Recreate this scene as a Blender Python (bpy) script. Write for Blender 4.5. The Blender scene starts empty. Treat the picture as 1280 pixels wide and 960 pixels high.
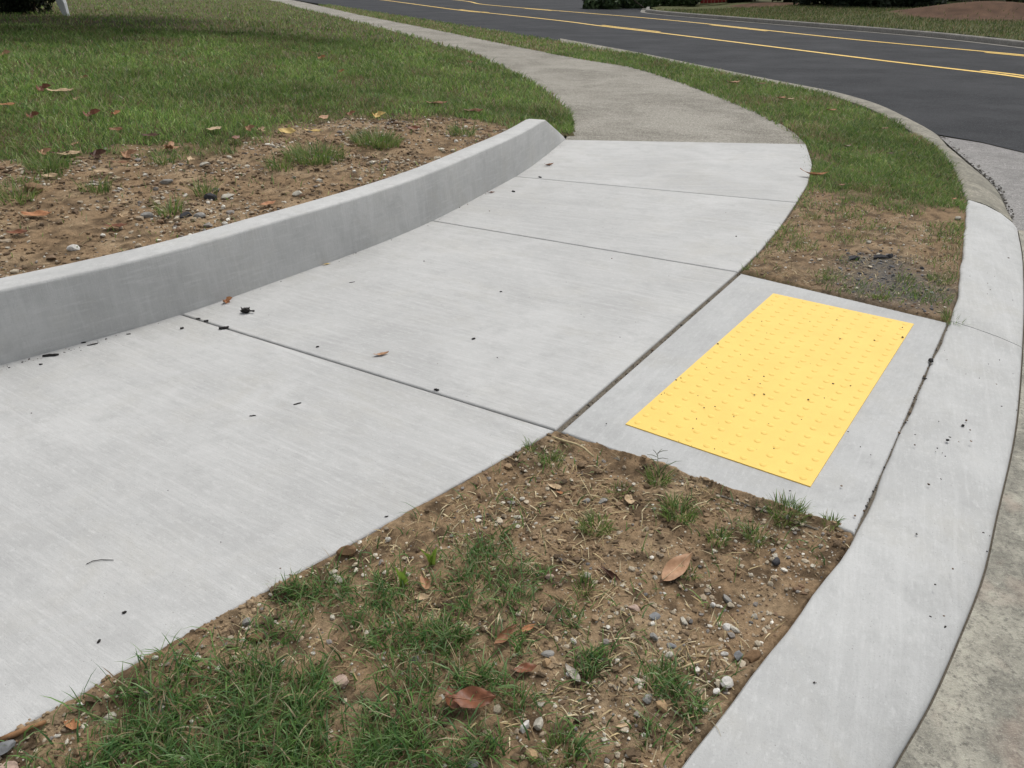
import bpy, bmesh, math, random
import numpy as np
from mathutils import Vector, Matrix, noise as mnoise

random.seed(7)
RNG = np.random.default_rng(7)
scene = bpy.context.scene
COL = scene.collection
R = math.radians

# ------------------------------------------------------------------ camera, sky, sun
cam = bpy.data.cameras.new("camera")
cam_ob = bpy.data.objects.new("camera", cam)
COL.objects.link(cam_ob)
cam.sensor_width = 36.0
cam.lens = 27.23
cam.clip_start = 0.05
cam.clip_end = 900
cam_ob.location = (0, 0, 1.4)
cam_ob.rotation_euler = (R(90 - 28.152), 0, 0)
scene.camera = cam_ob

SUN_DIR = Vector((0.28, 0.40, 0.87)).normalized()
world = bpy.data.worlds.new("World")
scene.world = world
world.use_nodes = True
wt = world.node_tree
bg = wt.nodes["Background"]
sky = wt.nodes.new("ShaderNodeTexSky")
sky.sky_type = 'NISHITA'
sky.sun_disc = False
sky.sun_elevation = math.asin(SUN_DIR.z)
sky.sun_rotation = math.atan2(SUN_DIR.x, SUN_DIR.y)
sky.air_density = 1.0
sky.dust_density = 4.0
sky.ozone_density = 1.0
hs = wt.nodes.new("ShaderNodeHueSaturation")        # thin even cloud: the blue washed to near white
hs.inputs["Saturation"].default_value = 0.22
hs.inputs["Value"].default_value = 1.0
wt.links.new(sky.outputs[0], hs.inputs["Color"])
wt.links.new(hs.outputs[0], bg.inputs[0])
bg.inputs[1].default_value = 0.15

sun = bpy.data.lights.new("sun", 'SUN')
sun.energy = 1.35
sun.angle = R(14)
sun.color = (1.0, 0.96, 0.9)
sun_ob = bpy.data.objects.new("sun", sun)
sun_ob.rotation_euler = SUN_DIR.to_track_quat('Z', 'Y').to_euler()
sun_ob.location = (0, 5, 30)
COL.objects.link(sun_ob)

scene.view_settings.view_transform = 'Standard'
scene.view_settings.look = 'None'
scene.view_settings.gamma = 1.0
scene.view_settings.use_curve_mapping = False
scene.view_settings.exposure = 0.20

# ------------------------------------------------------------------ object helpers
def tag(o, label=None, cat=None, group=None, kind=None):
    if label: o["label"] = label
    if cat: o["category"] = cat
    if group: o["group"] = group
    if kind: o["kind"] = kind
    return o

def link(name, me, mat=None, parent=None):
    o = bpy.data.objects.new(name, me)
    COL.objects.link(o)
    if mat is not None and me is not None and not me.materials:
        me.materials.append(mat)
    if parent is not None:
        o.parent = parent
    return o

def empty(name, loc=(0, 0, 0), rz=0.0):
    o = bpy.data.objects.new(name, None)
    o.empty_display_size = 0.1
    o.location = loc
    o.rotation_euler = (0, 0, rz)
    COL.objects.link(o)
    return o

def np_mesh(name, V, quads=None, tris=None, cols=None, smooth=False):
    V = np.asarray(V, dtype=np.float32)
    me = bpy.data.meshes.new(name)
    me.vertices.add(len(V))
    me.vertices.foreach_set("co", V.ravel())
    idx, start = [], []
    off = 0
    for F, k in ((quads, 4), (tris, 3)):
        if F is None or len(F) == 0: continue
        F = np.asarray(F, dtype=np.int32)
        idx.append(F.ravel())
        start.append(off + np.arange(len(F), dtype=np.int32) * k)
        off += F.size
    idx = np.concatenate(idx); start = np.concatenate(start)
    me.loops.add(len(idx))
    me.loops.foreach_set("vertex_index", idx)
    me.polygons.add(len(start))
    me.polygons.foreach_set("loop_start", start)
    me.polygons.foreach_set("use_smooth", np.full(len(start), smooth))
    if cols is not None:
        C = np.ones((len(V), 4), dtype=np.float32); C[:, :3] = cols
        a = me.attributes.new("col", 'FLOAT_COLOR', 'POINT')
        a.data.foreach_set("color", C.ravel())
    me.update(calc_edges=True)
    me.validate()
    return me

def bm_mesh(name, bm, smooth=False):
    me = bpy.data.meshes.new(name)
    bm.normal_update()
    bm.to_mesh(me); bm.free()
    if smooth:
        me.polygons.foreach_set("use_smooth", [True] * len(me.polygons))
    return me

def box_bm(bm, lo, hi, bev=0.0):
    r = bmesh.ops.create_cube(bm, size=1.0)
    lo, hi = Vector(lo), Vector(hi)
    for v in r["verts"]:
        v.co = Vector(((v.co.x + .5) * (hi.x - lo.x) + lo.x, (v.co.y + .5) * (hi.y - lo.y) + lo.y, (v.co.z + .5) * (hi.z - lo.z) + lo.z))
    if bev:
        es = {e for v in r["verts"] for e in v.link_edges}
        bmesh.ops.bevel(bm, geom=list(es), offset=bev, segments=2, affect='EDGES', profile=0.5)

def tube_bm(bm, pts, radii, n=7):
    pts = [Vector(p) for p in pts]
    rings = []
    for i, p in enumerate(pts):
        t = (pts[min(i + 1, len(pts) - 1)] - pts[max(i - 1, 0)]).normalized()
        u = t.cross(Vector((0, 0, 1)))
        if u.length < 1e-3: u = t.cross(Vector((1, 0, 0)))
        u.normalize(); w = t.cross(u)
        rings.append([bm.verts.new(p + (u * math.cos(2 * math.pi * k / n) + w * math.sin(2 * math.pi * k / n)) * radii[i]) for k in range(n)])
    for a, b in zip(rings, rings[1:]):
        for k in range(n):
            bm.faces.new((a[k], a[(k + 1) % n], b[(k + 1) % n], b[k]))
    bm.faces.new(rings[0][::-1]); bm.faces.new(rings[-1])

# ------------------------------------------------------------------ numpy noise
def _h(ix, iy, s):
    h = (ix.astype(np.int64) * 374761393 + iy.astype(np.int64) * 668265263 + s * 974711) & 0xffffffff
    h = ((h ^ (h >> 13)) * 1274126177) & 0xffffffff
    h = h ^ (h >> 16)
    return (h & 0xffffff) / float(0xffffff)

def vnoise(x, y, s=0):
    x = np.asarray(x, float); y = np.asarray(y, float)
    ix, iy = np.floor(x), np.floor(y)
    fx, fy = x - ix, y - iy
    fx = fx * fx * (3 - 2 * fx); fy = fy * fy * (3 - 2 * fy)
    a, b = _h(ix, iy, s), _h(ix + 1, iy, s)
    c, d = _h(ix, iy + 1, s), _h(ix + 1, iy + 1, s)
    return (a + (b - a) * fx) * (1 - fy) + (c + (d - c) * fx) * fy

def fbm(x, y, s=0, oct=4):
    t, amp, tot = 0, 1.0, 0
    for o in range(oct):
        t = t + amp * vnoise(x * 2 ** o, y * 2 ** o, s + o * 17); tot += amp; amp *= .55
    return t / tot

def in_poly(x, y, poly):
    x = np.asarray(x); y = np.asarray(y)
    r = np.zeros(x.shape, bool)
    n = len(poly)
    for i in range(n):
        x0, y0 = poly[i][:2]; x1, y1 = poly[(i + 1) % n][:2]
        if y0 == y1: continue
        r ^= ((y0 > y) != (y1 > y)) & (x < (x1 - x0) * (y - y0) / (y1 - y0) + x0)
    return r

# --- terrain
def poly_dist(x, y, pl):
    """distance to a polyline, and the polyline's own z at the nearest point"""
    best = np.full(x.shape, 1e9); zz = np.zeros(x.shape)
    for (x0, y0, z0), (x1, y1, z1) in zip(pl, pl[1:]):
        dx, dy = x1 - x0, y1 - y0
        t = np.clip(((x - x0) * dx + (y - y0) * dy) / (dx * dx + dy * dy + 1e-12), 0, 1)
        d = np.hypot(x - x0 - t * dx, y - y0 - t * dy)
        m = d < best
        best = np.where(m, d, best); zz = np.where(m, z0 + t * (z1 - z0), zz)
    return best, zz

def resample(pts, step):
    """Catmull-Rom through the points, then even steps"""
    p = np.array(pts, float)
    q = np.vstack([2 * p[0] - p[1], p, 2 * p[-1] - p[-2]])
    out = []
    for i in range(1, len(q) - 2):
        n = 12
        for t in np.linspace(0, 1, n, endpoint=False):
            a, b, c, d = q[i - 1], q[i], q[i + 1], q[i + 2]
            out.append(.5 * ((2 * b) + (-a + c) * t + (2 * a - 5 * b + 4 * c - d) * t * t + (-a + 3 * b - 3 * c + d) * t ** 3))
    out.append(q[-2])
    out = np.array(out)
    L = np.concatenate([[0], np.cumsum(np.linalg.norm(np.diff(out, axis=0), axis=1))])
    m = max(2, int(round(L[-1] / step)) + 1)
    s = np.linspace(0, L[-1], m)
    return np.stack([np.interp(s, L, out[:, k]) for k in range(3)], 1)

def offset_left(pl, d):
    pl = np.asarray(pl, float)
    t = np.gradient(pl[:, :2], axis=0)
    t /= np.linalg.norm(t, axis=1)[:, None]
    o = pl.copy()
    o[:, 0] += -t[:, 1] * d; o[:, 1] += t[:, 0] * d
    return o

CURB_BASE = resample([(-3.55, 1.25, 0), (-2.80, 2.05, 0)] + [(-2.057, 2.780, 0.000), (-1.923, 2.890, 0.000), (-1.766, 3.016, 0.000), (-1.654, 3.155, 0.000), (-1.502, 3.282, 0.000), (-1.408, 3.416, 0.000), (-1.296, 3.587, 0.000), (-1.217, 3.721, 0.000), (-1.027, 3.950, 0.000), (-0.746, 4.371, 0.000), (-0.471, 4.838, 0.000), (-0.185, 5.508, 0.000), (0.056, 6.034, 0.000), (0.271, 6.685, 0.000), (0.502, 7.474, 0.000)], 0.12)
for _k in range(10):
    CURB_BASE[1:-1, :2] = .25 * CURB_BASE[:-2, :2] + .5 * CURB_BASE[1:-1, :2] + .25 * CURB_BASE[2:, :2]
CURB_H = 0.295
_cl = np.concatenate([[0], np.cumsum(np.linalg.norm(np.diff(CURB_BASE[:, :2], axis=0), axis=1))])
CURB_LEFT = _cl[-1] - _cl                                   # metres to the curb's far end
CURB_HT = np.clip(0.025 + (CURB_LEFT / 0.80) * 0.29, 0.025, CURB_H)
CURB_W = 0.18
_cb = offset_left(CURB_BASE, CURB_W)
_cb[:, 2] = np.clip(CURB_HT - 0.015, 0.01, None)
WALK_LEFT = resample([(0.583, 7.672, 0.000), (0.632, 8.623, 0.000), (0.551, 9.690, 0.000), (0.335, 11.110, 0.000), (-0.050, 12.870, 0.000), (-0.691, 15.392, 0.000), (-1.891, 18.838, 0.000), (-3.567, 23.131, 0.000), (-5.921, 28.798, 0.000), (-8.490, 34.828, 0.000), (-12.745, 45.126, 0.000)] + [(-17.5, 52.0, 0), (-30.0, 78.0, 0)], 0.5)
WALK_LEFT[:, 2] = 0.015
LAWN_EDGE = np.vstack([_cb, WALK_LEFT])
LAWN_POLY = [tuple(p) for p in LAWN_EDGE] + [(-70, 80), (-70, 0.0), (-4.5, 0.4)]

def lawn_z(x, y):
    d, z = poly_dist(x, y, LAWN_EDGE)
    return z + 0.62 * (1 - np.exp(-d / 6.0))
# --- end terrain

# ------------------------------------------------------------------ material helpers
def nt_new(name):
    m = bpy.data.materials.new(name)
    m.use_nodes = True
    t = m.node_tree
    return m, t, t.nodes["Principled BSDF"]

class G:
    """small node-graph writer"""
    def __init__(s, t):
        s.t = t
        s.co = t.nodes.new("ShaderNodeTexCoord").outputs["Object"]
    def link(s, a, b): s.t.links.new(a, b)
    def mapping(s, scale=(1, 1, 1), rz=0.0, loc=(0, 0, 0), src=None):
        m = s.t.nodes.new("ShaderNodeMapping")
        m.vector_type = 'TEXTURE' if False else 'POINT'
        m.inputs["Rotation"].default_value = (0, 0, rz)
        m.inputs["Scale"].default_value = scale
        m.inputs["Location"].default_value = loc
        s.link(src or s.co, m.inputs["Vector"])
        return m.outputs[0]
    def noise(s, vec=None, scale=5.0, detail=4.0, rough=0.55, dist=0.0):
        n = s.t.nodes.new("ShaderNodeTexNoise")
        n.inputs["Scale"].default_value = scale
        n.inputs["Detail"].default_value = detail
        n.inputs["Roughness"].default_value = rough
        n.inputs["Distortion"].default_value = dist
        s.link(vec or s.co, n.inputs["Vector"])
        return n.outputs["Fac"]
    def voro(s, vec=None, scale=5.0, out="Distance", feature='F1'):
        n = s.t.nodes.new("ShaderNodeTexVoronoi")
        n.feature = feature
        n.inputs["Scale"].default_value = scale
        s.link(vec or s.co, n.inputs["Vector"])
        return n.outputs[out]
    def ramp(s, fac, stops):
        r = s.t.nodes.new("ShaderNodeValToRGB")
        e = r.color_ramp.elements
        while len(e) < len(stops): e.new(0.5)
        for k, (p, c) in enumerate(stops):
            e[k].position = p
            e[k].color = (c, c, c, 1) if isinstance(c, (int, float)) else (*c, 1)
        s.link(fac, r.inputs[0])
        return r.outputs[0]
    def mix(s, a, b, fac, mode='MIX'):
        m = s.t.nodes.new("ShaderNodeMix")
        m.data_type = 'RGBA'; m.blend_type = mode
        for v, k in ((a, 6), (b, 7)):
            if isinstance(v, tuple): m.inputs[k].default_value = (*v, 1)
            else: s.link(v, m.inputs[k])
        if isinstance(fac, (int, float)): m.inputs[0].default_value = fac
        else: s.link(fac, m.inputs[0])
        return m.outputs[2]
    def math(s, op, a, b=0.0):
        m = s.t.nodes.new("ShaderNodeMath"); m.operation = op
        for v, k in ((a, 0), (b, 1)):
            if isinstance(v, (int, float)): m.inputs[k].default_value = v
            else: s.link(v, m.inputs[k])
        return m.outputs[0]
    def bump(s, h, strength=0.3, dist=0.01, prev=None):
        b = s.t.nodes.new("ShaderNodeBump")
        b.inputs["Strength"].default_value = strength
        b.inputs["Distance"].default_value = dist
        s.link(h, b.inputs["Height"])
        if prev is not None: s.link(prev, b.inputs["Normal"])
        return b.outputs[0]
    def attr(s, name):
        a = s.t.nodes.new("ShaderNodeAttribute"); a.attribute_name = name
        return a.outputs["Color"]

def concrete(name, angle, base=(0.418, 0.420, 0.412), seed=0.0, streak=1.0, vertical=False):
    m, t, b = nt_new(name)
    g = G(t)
    k_ = lambda f: tuple(min(.8, c * (1 + (f - 1) * 1.4)) for c in base)
    if vertical:
        v1 = g.mapping((26, 26, 2.2), 0, (seed, 0, 0)); v2 = g.mapping((90, 90, 5), 0, (0, seed, 0)); v3 = g.mapping((6, 6, 60), 0, (seed, 0, 0))
    else:
        rot = g.mapping((1, 1, 1), -angle, (seed, seed * .7, 0))
        v1 = g.mapping((1.8, 30, 1), 0, (0, 0, 0), rot); v2 = g.mapping((9, 120, 1), 0, (0, 0, 0), rot); v3 = g.mapping((26, 60, 1), 0, (0, 0, 0), rot)
    s1 = g.noise(v1, 1.0, 6, .7, .6)
    s2 = g.noise(v2, 1.0, 4, .7, .3)
    s3 = g.noise(v3, 1.0, 4, .7)
    off = g.mapping((1, 1, 1), 0, (seed * 3.1, seed * 1.7, seed))
    big = g.noise(off, 1.5, 5, .62, .6)
    mid = g.noise(off, 8.0, 7, .72)
    fine = g.noise(off, 230.0, 3, .7)
    col = g.mix(k_(.90), k_(1.05), g.ramp(big, [(.34, 0), (.66, 1)]))
    col = g.mix(col, (base[0] * .90, base[1] * .875, base[2] * .82), g.ramp(g.noise(g.mapping((1, 1, 1), 0, (seed, 7, 3)), 2.6, 6, .7, .8), [(.50, 0), (.74, .65)]))
    col = g.mix(col, k_(.86), g.ramp(mid, [(.48, 0), (.68, .7)]))
    col = g.mix(col, k_(1.13), g.ramp(s3, [(.52, 0), (.72, .6)]))
    col = g.mix(col, k_(1.13), g.math('MULTIPLY', g.ramp(s1, [(.48, 0), (.74, .6)]), streak))
    col = g.mix(col, k_(.84), g.math('MULTIPLY', g.ramp(s2, [(.50, 0), (.76, .36)]), streak))
    col = g.mix(col, k_(.72), g.ramp(fine, [(.58, 0), (.74, .6)]))
    # tiny dark specks and pale flecks in the paste
    sp = g.math('MULTIPLY', g.ramp(g.voro(off, 62.0), [(.05, 1), (.11, 0)]), g.ramp(g.noise(off, 13.0, 2), [(.50, 0), (.60, 1)]))
    col = g.mix(col, (.17, .165, .155), g.math('MULTIPLY', sp, .8))
    fl = g.math('MULTIPLY', g.ramp(g.voro(g.mapping((1, 1, 1), 0, (seed + 4, 9, 2)), 75.0), [(.10, 1), (.28, 0)]), g.ramp(g.noise(off, 9.0, 3), [(.46, 0), (.60, 1)]))
    col = g.mix(col, k_(1.22), g.math('MULTIPLY', fl, .30))
    t.links.new(col, b.inputs["Base Color"])
    b.inputs["Roughness"].default_value = 0.85
    b.inputs["Specular IOR Level"].default_value = 0.3
    h = g.math('ADD', g.math('MULTIPLY', s2, .9), g.math('MULTIPLY', fine, .6))
    nb = g.bump(h, 0.40 * max(streak, .3), 0.0035)
    nb = g.bump(mid, 0.16, 0.02, nb)
    t.links.new(nb, b.inputs["Normal"])
    return m

def aggregate(name, c_lo, c_mid, c_hi, scale=170.0, patches=True, rough=0.9, bump=0.5, dark=None):
    m, t, b = nt_new(name)
    g = G(t)
    cells = g.voro(None, scale, "Color")
    sep = t.nodes.new("ShaderNodeSeparateColor"); t.links.new(cells, sep.inputs[0])
    dist = g.voro(None, scale)
    col = g.ramp(sep.outputs[0], [(0, c_lo), (.45, c_mid), (.85, c_mid), (1, c_hi)])
    mott = g.noise(None, 2.1, 6, .65, .5)
    if patches:
        col = g.mix(col, tuple(c * .62 for c in c_mid), g.ramp(mott, [(.45, 0), (.72, .8)]))
        m2 = g.noise(None, 11.0, 5, .7)
        col = g.mix(col, tuple(min(1, c * 1.35) for c in c_mid), g.ramp(m2, [(.5, 0), (.75, .6)]))
    if dark is not None:
        m3 = g.noise(g.mapping((1, 1, 1), 0, (5, 3, 1)), 4.5, 6, .75, .6)
        col = g.mix(col, dark, g.ramp(m3, [(.46, 0), (.62, .85)]))
    t.links.new(col, b.inputs["Base Color"])
    b.inputs["Roughness"].default_value = rough
    b.inputs["Specular IOR Level"].default_value = 0.35
    nb = g.bump(dist, bump, 0.006)
    nb = g.bump(g.noise(None, 30, 4), bump * .5, 0.012, nb)
    t.links.new(nb, b.inputs["Normal"])
    return m

def attr_mat(name, rough=0.7, spec=0.3, trans=0.0, noisy=0.0, nscale=60.0, bump=0.0):
    m, t, b = nt_new(name)
    g = G(t)
    c = g.attr("col")
    if noisy:
        n = g.noise(None, nscale, 5, .7)
        k = g.ramp(n, [(.25, 1 - noisy), (.75, 1 + noisy)])
        c = g.mix(c, k, 1.0, 'MULTIPLY')
    t.links.new(c, b.inputs["Base Color"])
    b.inputs["Roughness"].default_value = rough
    b.inputs["Specular IOR Level"].default_value = spec
    if bump:
        nb = g.bump(g.noise(None, nscale * 2.5, 4, .7), bump, .006)
        t.links.new(nb, b.inputs["Normal"])
    if trans:
        tr = t.nodes.new("ShaderNodeBsdfTranslucent"); t.links.new(c, tr.inputs[0])
        mx = t.nodes.new("ShaderNodeMixShader"); mx.inputs[0].default_value = trans
        t.links.new(b.outputs[0], mx.inputs[1]); t.links.new(tr.outputs[0], mx.inputs[2])
        t.links.new(mx.outputs[0], t.nodes["Material Output"].inputs[0])
    return m

def plain(name, c, rough=0.7, var=0.25, scale=30.0, spec=0.3, c2=None, bump=0.2, metal=0.0):
    m, t, b = nt_new(name)
    g = G(t)
    n = g.noise(None, scale, 5, .65)
    c2 = c2 or tuple(v * (1 - var) for v in c)
    t.links.new(g.mix(c, c2, g.ramp(n, [(.35, 0), (.65, 1)])), b.inputs["Base Color"])
    b.inputs["Roughness"].default_value = rough
    b.inputs["Specular IOR Level"].default_value = spec
    b.inputs["Metallic"].default_value = metal
    if bump:
        t.links.new(g.bump(n, bump, .004), b.inputs["Normal"])
    return m

M_GRASS = attr_mat("grass_blade", 0.5, 0.35, 0.42)
M_STRAW = attr_mat("dry_straw", 0.8, 0.2, 0.1)
M_SOIL = attr_mat("soil", 0.95, 0.1, 0, 0.45, 70.0, 0.8)
M_GRAVEL = attr_mat("gravel_bits", 0.85, 0.25, 0, 0.25, 160.0, 0.3)
M_LAWN = attr_mat("lawn_soil", 0.95, 0.1, 0, 0.5, 40.0, 0.6)
M_BARK = plain("black_bark", (.018, .016, .015), .8, .4, 200)
M_BED = plain("joint_bedding", (.17, .15, .12), .95, .45, 160, .1, None, .8)

# ------------------------------------------------------------------ base ground
def sheet(name, poly, z=None, mat=None, parent=None):
    bm = bmesh.new()
    bm.faces.new([bm.verts.new((p[0], p[1], p[2] if z is None else z)) for p in poly])
    bmesh.ops.triangulate(bm, faces=bm.faces[:])
    bmesh.ops.recalc_face_normals(bm, faces=bm.faces[:])
    if sum(f.normal.z for f in bm.faces) < 0:
        bmesh.ops.reverse_faces(bm, faces=bm.faces[:])
    return link(name, bm_mesh(name, bm), mat, parent)

gm = plain("ground_earth", (.06, .075, .03), .95, .4, 3.0, .1)
tag(sheet("ground", [(-400, -60), (400, -60), (400, 600), (-400, 600)], -0.45, gm), kind="structure")

# ------------------------------------------------------------------ sidewalk slabs
def inset(poly, d):
    p = np.array([q[:2] for q in poly], float)
    area = .5 * np.sum(p[:, 0] * np.roll(p[:, 1], -1) - np.roll(p[:, 0], -1) * p[:, 1])
    sgn = 1 if area > 0 else -1
    out = []
    n = len(p)
    for i in range(n):
        a, b, c = p[i - 1], p[i], p[(i + 1) % n]
        e1 = (b - a) / np.linalg.norm(b - a); e2 = (c - b) / np.linalg.norm(c - b)
        n1 = np.array([-e1[1], e1[0]]) * sgn; n2 = np.array([-e2[1], e2[0]]) * sgn
        bis = n1 + n2; bis /= max(np.linalg.norm(bis), 1e-6)
        k = d / max(bis @ n1, .35)
        out.append((b[0] + bis[0] * k, b[1] + bis[1] * k))
    return out

def slab(name, outline, top, thick, mat, parent, gap=0.004, bev=0.008):
    o = inset(outline, gap)
    bm = bmesh.new()
    vs = [bm.verts.new((x, y, top)) for x, y in o]
    f = bm.faces.new(vs)
    bm.normal_update()
    if f.normal.z < 0: bmesh.ops.reverse_faces(bm, faces=[f])
    r = bmesh.ops.extrude_face_region(bm, geom=[f])
    for v in r["geom"]:
        if isinstance(v, bmesh.types.BMVert): v.co.z = top
    for v in vs: v.co.z = top - thick
    bm.normal_update()
    top_e = [e for e in bm.edges if all(abs(v.co.z - top) < 1e-6 for v in e.verts)]
    if bev:
        bmesh.ops.bevel(bm, geom=top_e, offset=bev, segments=3, affect='EDGES', profile=0.5, clamp_overlap=True)
    bmesh.ops.recalc_face_normals(bm, faces=bm.faces[:])
    return link(name, bm_mesh(name, bm), mat, parent)

BASE = [tuple(p) for p in offset_left(CURB_BASE, .02)]
BASE_A = np.array(BASE)
def foot(a, b):
    """where the joint through b and a runs in under the curb"""
    a, b = Vector(a), Vector(b); d = (a - b).normalized(); best = None
    for t in np.linspace(-.25, .25, 251):
        q = a + d * t; e = float(np.min(np.hypot(BASE_A[:, 0] - q.x, BASE_A[:, 1] - q.y)))
        if best is None or e < best[0]: best = (e, q)
    return (best[1].x, best[1].y, 0.0)
def base_between(pa, pb):
    """curb-foot points between two points on the foot line, ends included"""
    pl = BASE_A
    ia = int(np.argmin(np.hypot(pl[:, 0] - pa[0], pl[:, 1] - pa[1]))); ib = int(np.argmin(np.hypot(pl[:, 0] - pb[0], pl[:, 1] - pb[1])))
    if ia <= ib:
        mid = [BASE[k] for k in range(ia + 1, ib)]
    else:
        mid = [BASE[k] for k in range(ia - 1, ib, -1)]
    return [pa] + mid + [pb]

S1a, S1b = [(-1.498, 3.282, 0.000), (0.152, 2.280, 0.000)]
S2a, S2b = [(-0.448, 4.776, 0.000), (1.189, 3.863, 0.000)]
S3a, S3b = [(0.055, 5.982, 0.000), (1.943, 5.241, 0.000)]
S4a, S4b = [(0.493, 7.454, 0.000), (2.680, 7.247, 0.000)]
S1a, S2a, S3a = foot(S1a, S1b), foot(S2a, S2b), foot(S3a, S3b)
OUT_B = [(1.398, 4.203, 0.000), (1.652, 4.665, 0.000)]          # outer edge between slab joints
OUT_C = [(2.192, 5.756, 0.000), (2.457, 6.425, 0.000)]
N0 = [(-1.055, 1.061, 0.000)][0]
dA = Vector((N0[0] - S1b[0], N0[1] - S1b[1])).normalized()
A2b = (S1b[0] + dA.x * 1.86, S1b[1] + dA.y * 1.86, 0)
A2a = (-2.62, 2.23, 0)
A3b = (S1b[0] + dA.x * 3.7, S1b[1] + dA.y * 3.7, 0); A3a = (-3.5, 1.30, 0)

bed_poly = [A3b, A2b, S1b] + [(0.178, 2.262, 0.000), (1.188, 3.826, 0.000)] + [S2b] + OUT_B + [S3b] + OUT_C + [S4b] + [S4a, S3a, S2a, S1a, A2a, A3a]
sidewalk = sheet("sidewalk", bed_poly, -0.009, M_BED)
tag(sidewalk, kind="structure")
aS1 = math.atan2(S1b[1] - S1a[1], S1b[0] - S1a[0]); aS2 = math.atan2(S2b[1] - S2a[1], S2b[0] - S2a[0])
aS3 = math.atan2(S3b[1] - S3a[1], S3b[0] - S3a[0]); aS4 = math.atan2(S4b[1] - S4a[1], S4b[0] - S4a[0])
rev = lambda a, b: base_between(a, b)
slab("concrete_slab", [S1a, S1b, A2b, A2a] + rev(A2a, S1a)[1:-1], 0, .10, concrete("concrete_near", aS1 - .04, seed=1.0), sidewalk)
slab("concrete_slab", [A2a, A2b, A3b, A3a] + rev(A3a, A2a)[1:-1], 0, .10, concrete("concrete_behind", aS1 - .1, seed=2.0), sidewalk)
slab("concrete_slab", [S2a, S2b, S1b, S1a] + rev(S1a, S2a)[1:-1], 0, .10, concrete("concrete_middle", (aS1 + aS2) / 2, seed=3.3), sidewalk)
slab("concrete_slab", [S3a, S3b] + OUT_B[::-1] + [S2b, S2a] + rev(S2a, S3a)[1:-1], 0, .10, concrete("concrete_upper", aS2 + .1, seed=4.1), sidewalk)
slab("concrete_slab", [S4a, S4b] + OUT_C[::-1] + [S3b, S3a] + rev(S3a, S4a)[1:-1], 0, .10, concrete("concrete_end", aS4, seed=5.7), sidewalk)

# ramp slab beside the tactile plate
RAMP = [(0.162, 2.273, 0.000), (1.197, 3.855, 0.000), (1.968, 3.208, 0.000), (0.967, 1.720, 0.000), (0.955, 1.734, 0.000)]
M_RAMP = concrete("concrete_ramp", math.atan2(RAMP[1][1] - RAMP[0][1], RAMP[1][0] - RAMP[0][0]), (.40, .405, .40), seed=6.4, streak=.6)
slab("concrete_slab", RAMP, -0.002, .10, M_RAMP, sidewalk, gap=.005, bev=.009)

rb = sheet("ramp_bed", [(p[0], p[1], 0) for p in inset(RAMP, -.028)], -0.0125, M_BED)
tag(rb, kind="structure")

# old walk beyond
WR = resample([(2.680, 7.247, 0.000), (2.765, 7.924, 0.000), (2.755, 8.882, 0.000), (2.620, 10.146, 0.000), (2.382, 11.703, 0.000), (1.965, 13.540, 0.000), (1.276, 14.816, 0.000), (0.180, 17.223, 0.000), (-2.306, 23.131, 0.000), (-5.444, 30.381, 0.000), (-10.993, 43.950, 0.000)] + [(-15.6, 53.0, 0), (-28.0, 79.0, 0)], 0.5)
def worn_walk():
    m, t, b = nt_new("worn_aggregate_concrete")
    g = G(t)
    n1 = g.noise(None, .9, 6, .7, .6); n2 = g.noise(g.mapping((1, 2.2, 1), 0, (3, 5, 1)), 3.2, 6, .72, .5)
    n3 = g.noise(None, 48.0, 4, .8); n4 = g.noise(None, 80.0, 3, .8)
    col = g.mix((.268, .252, .216), (.160, .148, .122), g.ramp(n1, [(.40, 0), (.60, 1)]))
    col = g.mix(col, (.30, .29, .25), g.math('MULTIPLY', g.ramp(n2, [(.52, 0), (.70, 1)]), .7))
    col = g.mix(col, (.12, .11, .085), g.math('MULTIPLY', g.ramp(n2, [(.30, 1), (.44, 0)]), .5))
    col = g.mix(col, (.10, .092, .075), g.ramp(n3, [(.50, 0), (.62, .75)]))
    col = g.mix(col, (.50, .48, .43), g.ramp(n4, [(.53, 0), (.64, .8)]))
    t.links.new(col, b.inputs["Base Color"])
    b.inputs["Roughness"].default_value = .92
    b.inputs["Specular IOR Level"].default_value = .25
    t.links.new(g.bump(g.math('ADD', n3, n4), .6, .008), b.inputs["Normal"])
    return m
M_OLDWALK = worn_walk()
old_out = [tuple(p) for p in WALK_LEFT[:, :3]] + [tuple(p) for p in WR[::-1]]
old_out[0] = (S4a[0], S4a[1], 0)
slab("worn_slab", old_out, -0.004, .10, M_OLDWALK, sidewalk, gap=.003, bev=0)

# ------------------------------------------------------------------ tactile plate
TP = [Vector(p) for p in [(1.289, 3.566, 0.000), (1.792, 3.177, 0.000), (0.914, 1.941, 0.000), (0.398, 2.325, 0.000)]]
c0 = sum(TP, Vector()) / 4
ulong = ((TP[3] - TP[0]) + (TP[2] - TP[1])).normalized()
ushort = Vector((-ulong.y, ulong.x, 0))
if ushort.dot(TP[1] - TP[0]) < 0: ushort = -ushort
LEN = ((TP[3] - TP[0]).length + (TP[2] - TP[1]).length) / 2
WID = (abs((TP[1] - TP[0]).dot(ushort)) + abs((TP[2] - TP[3]).dot(ushort))) / 2

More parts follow.
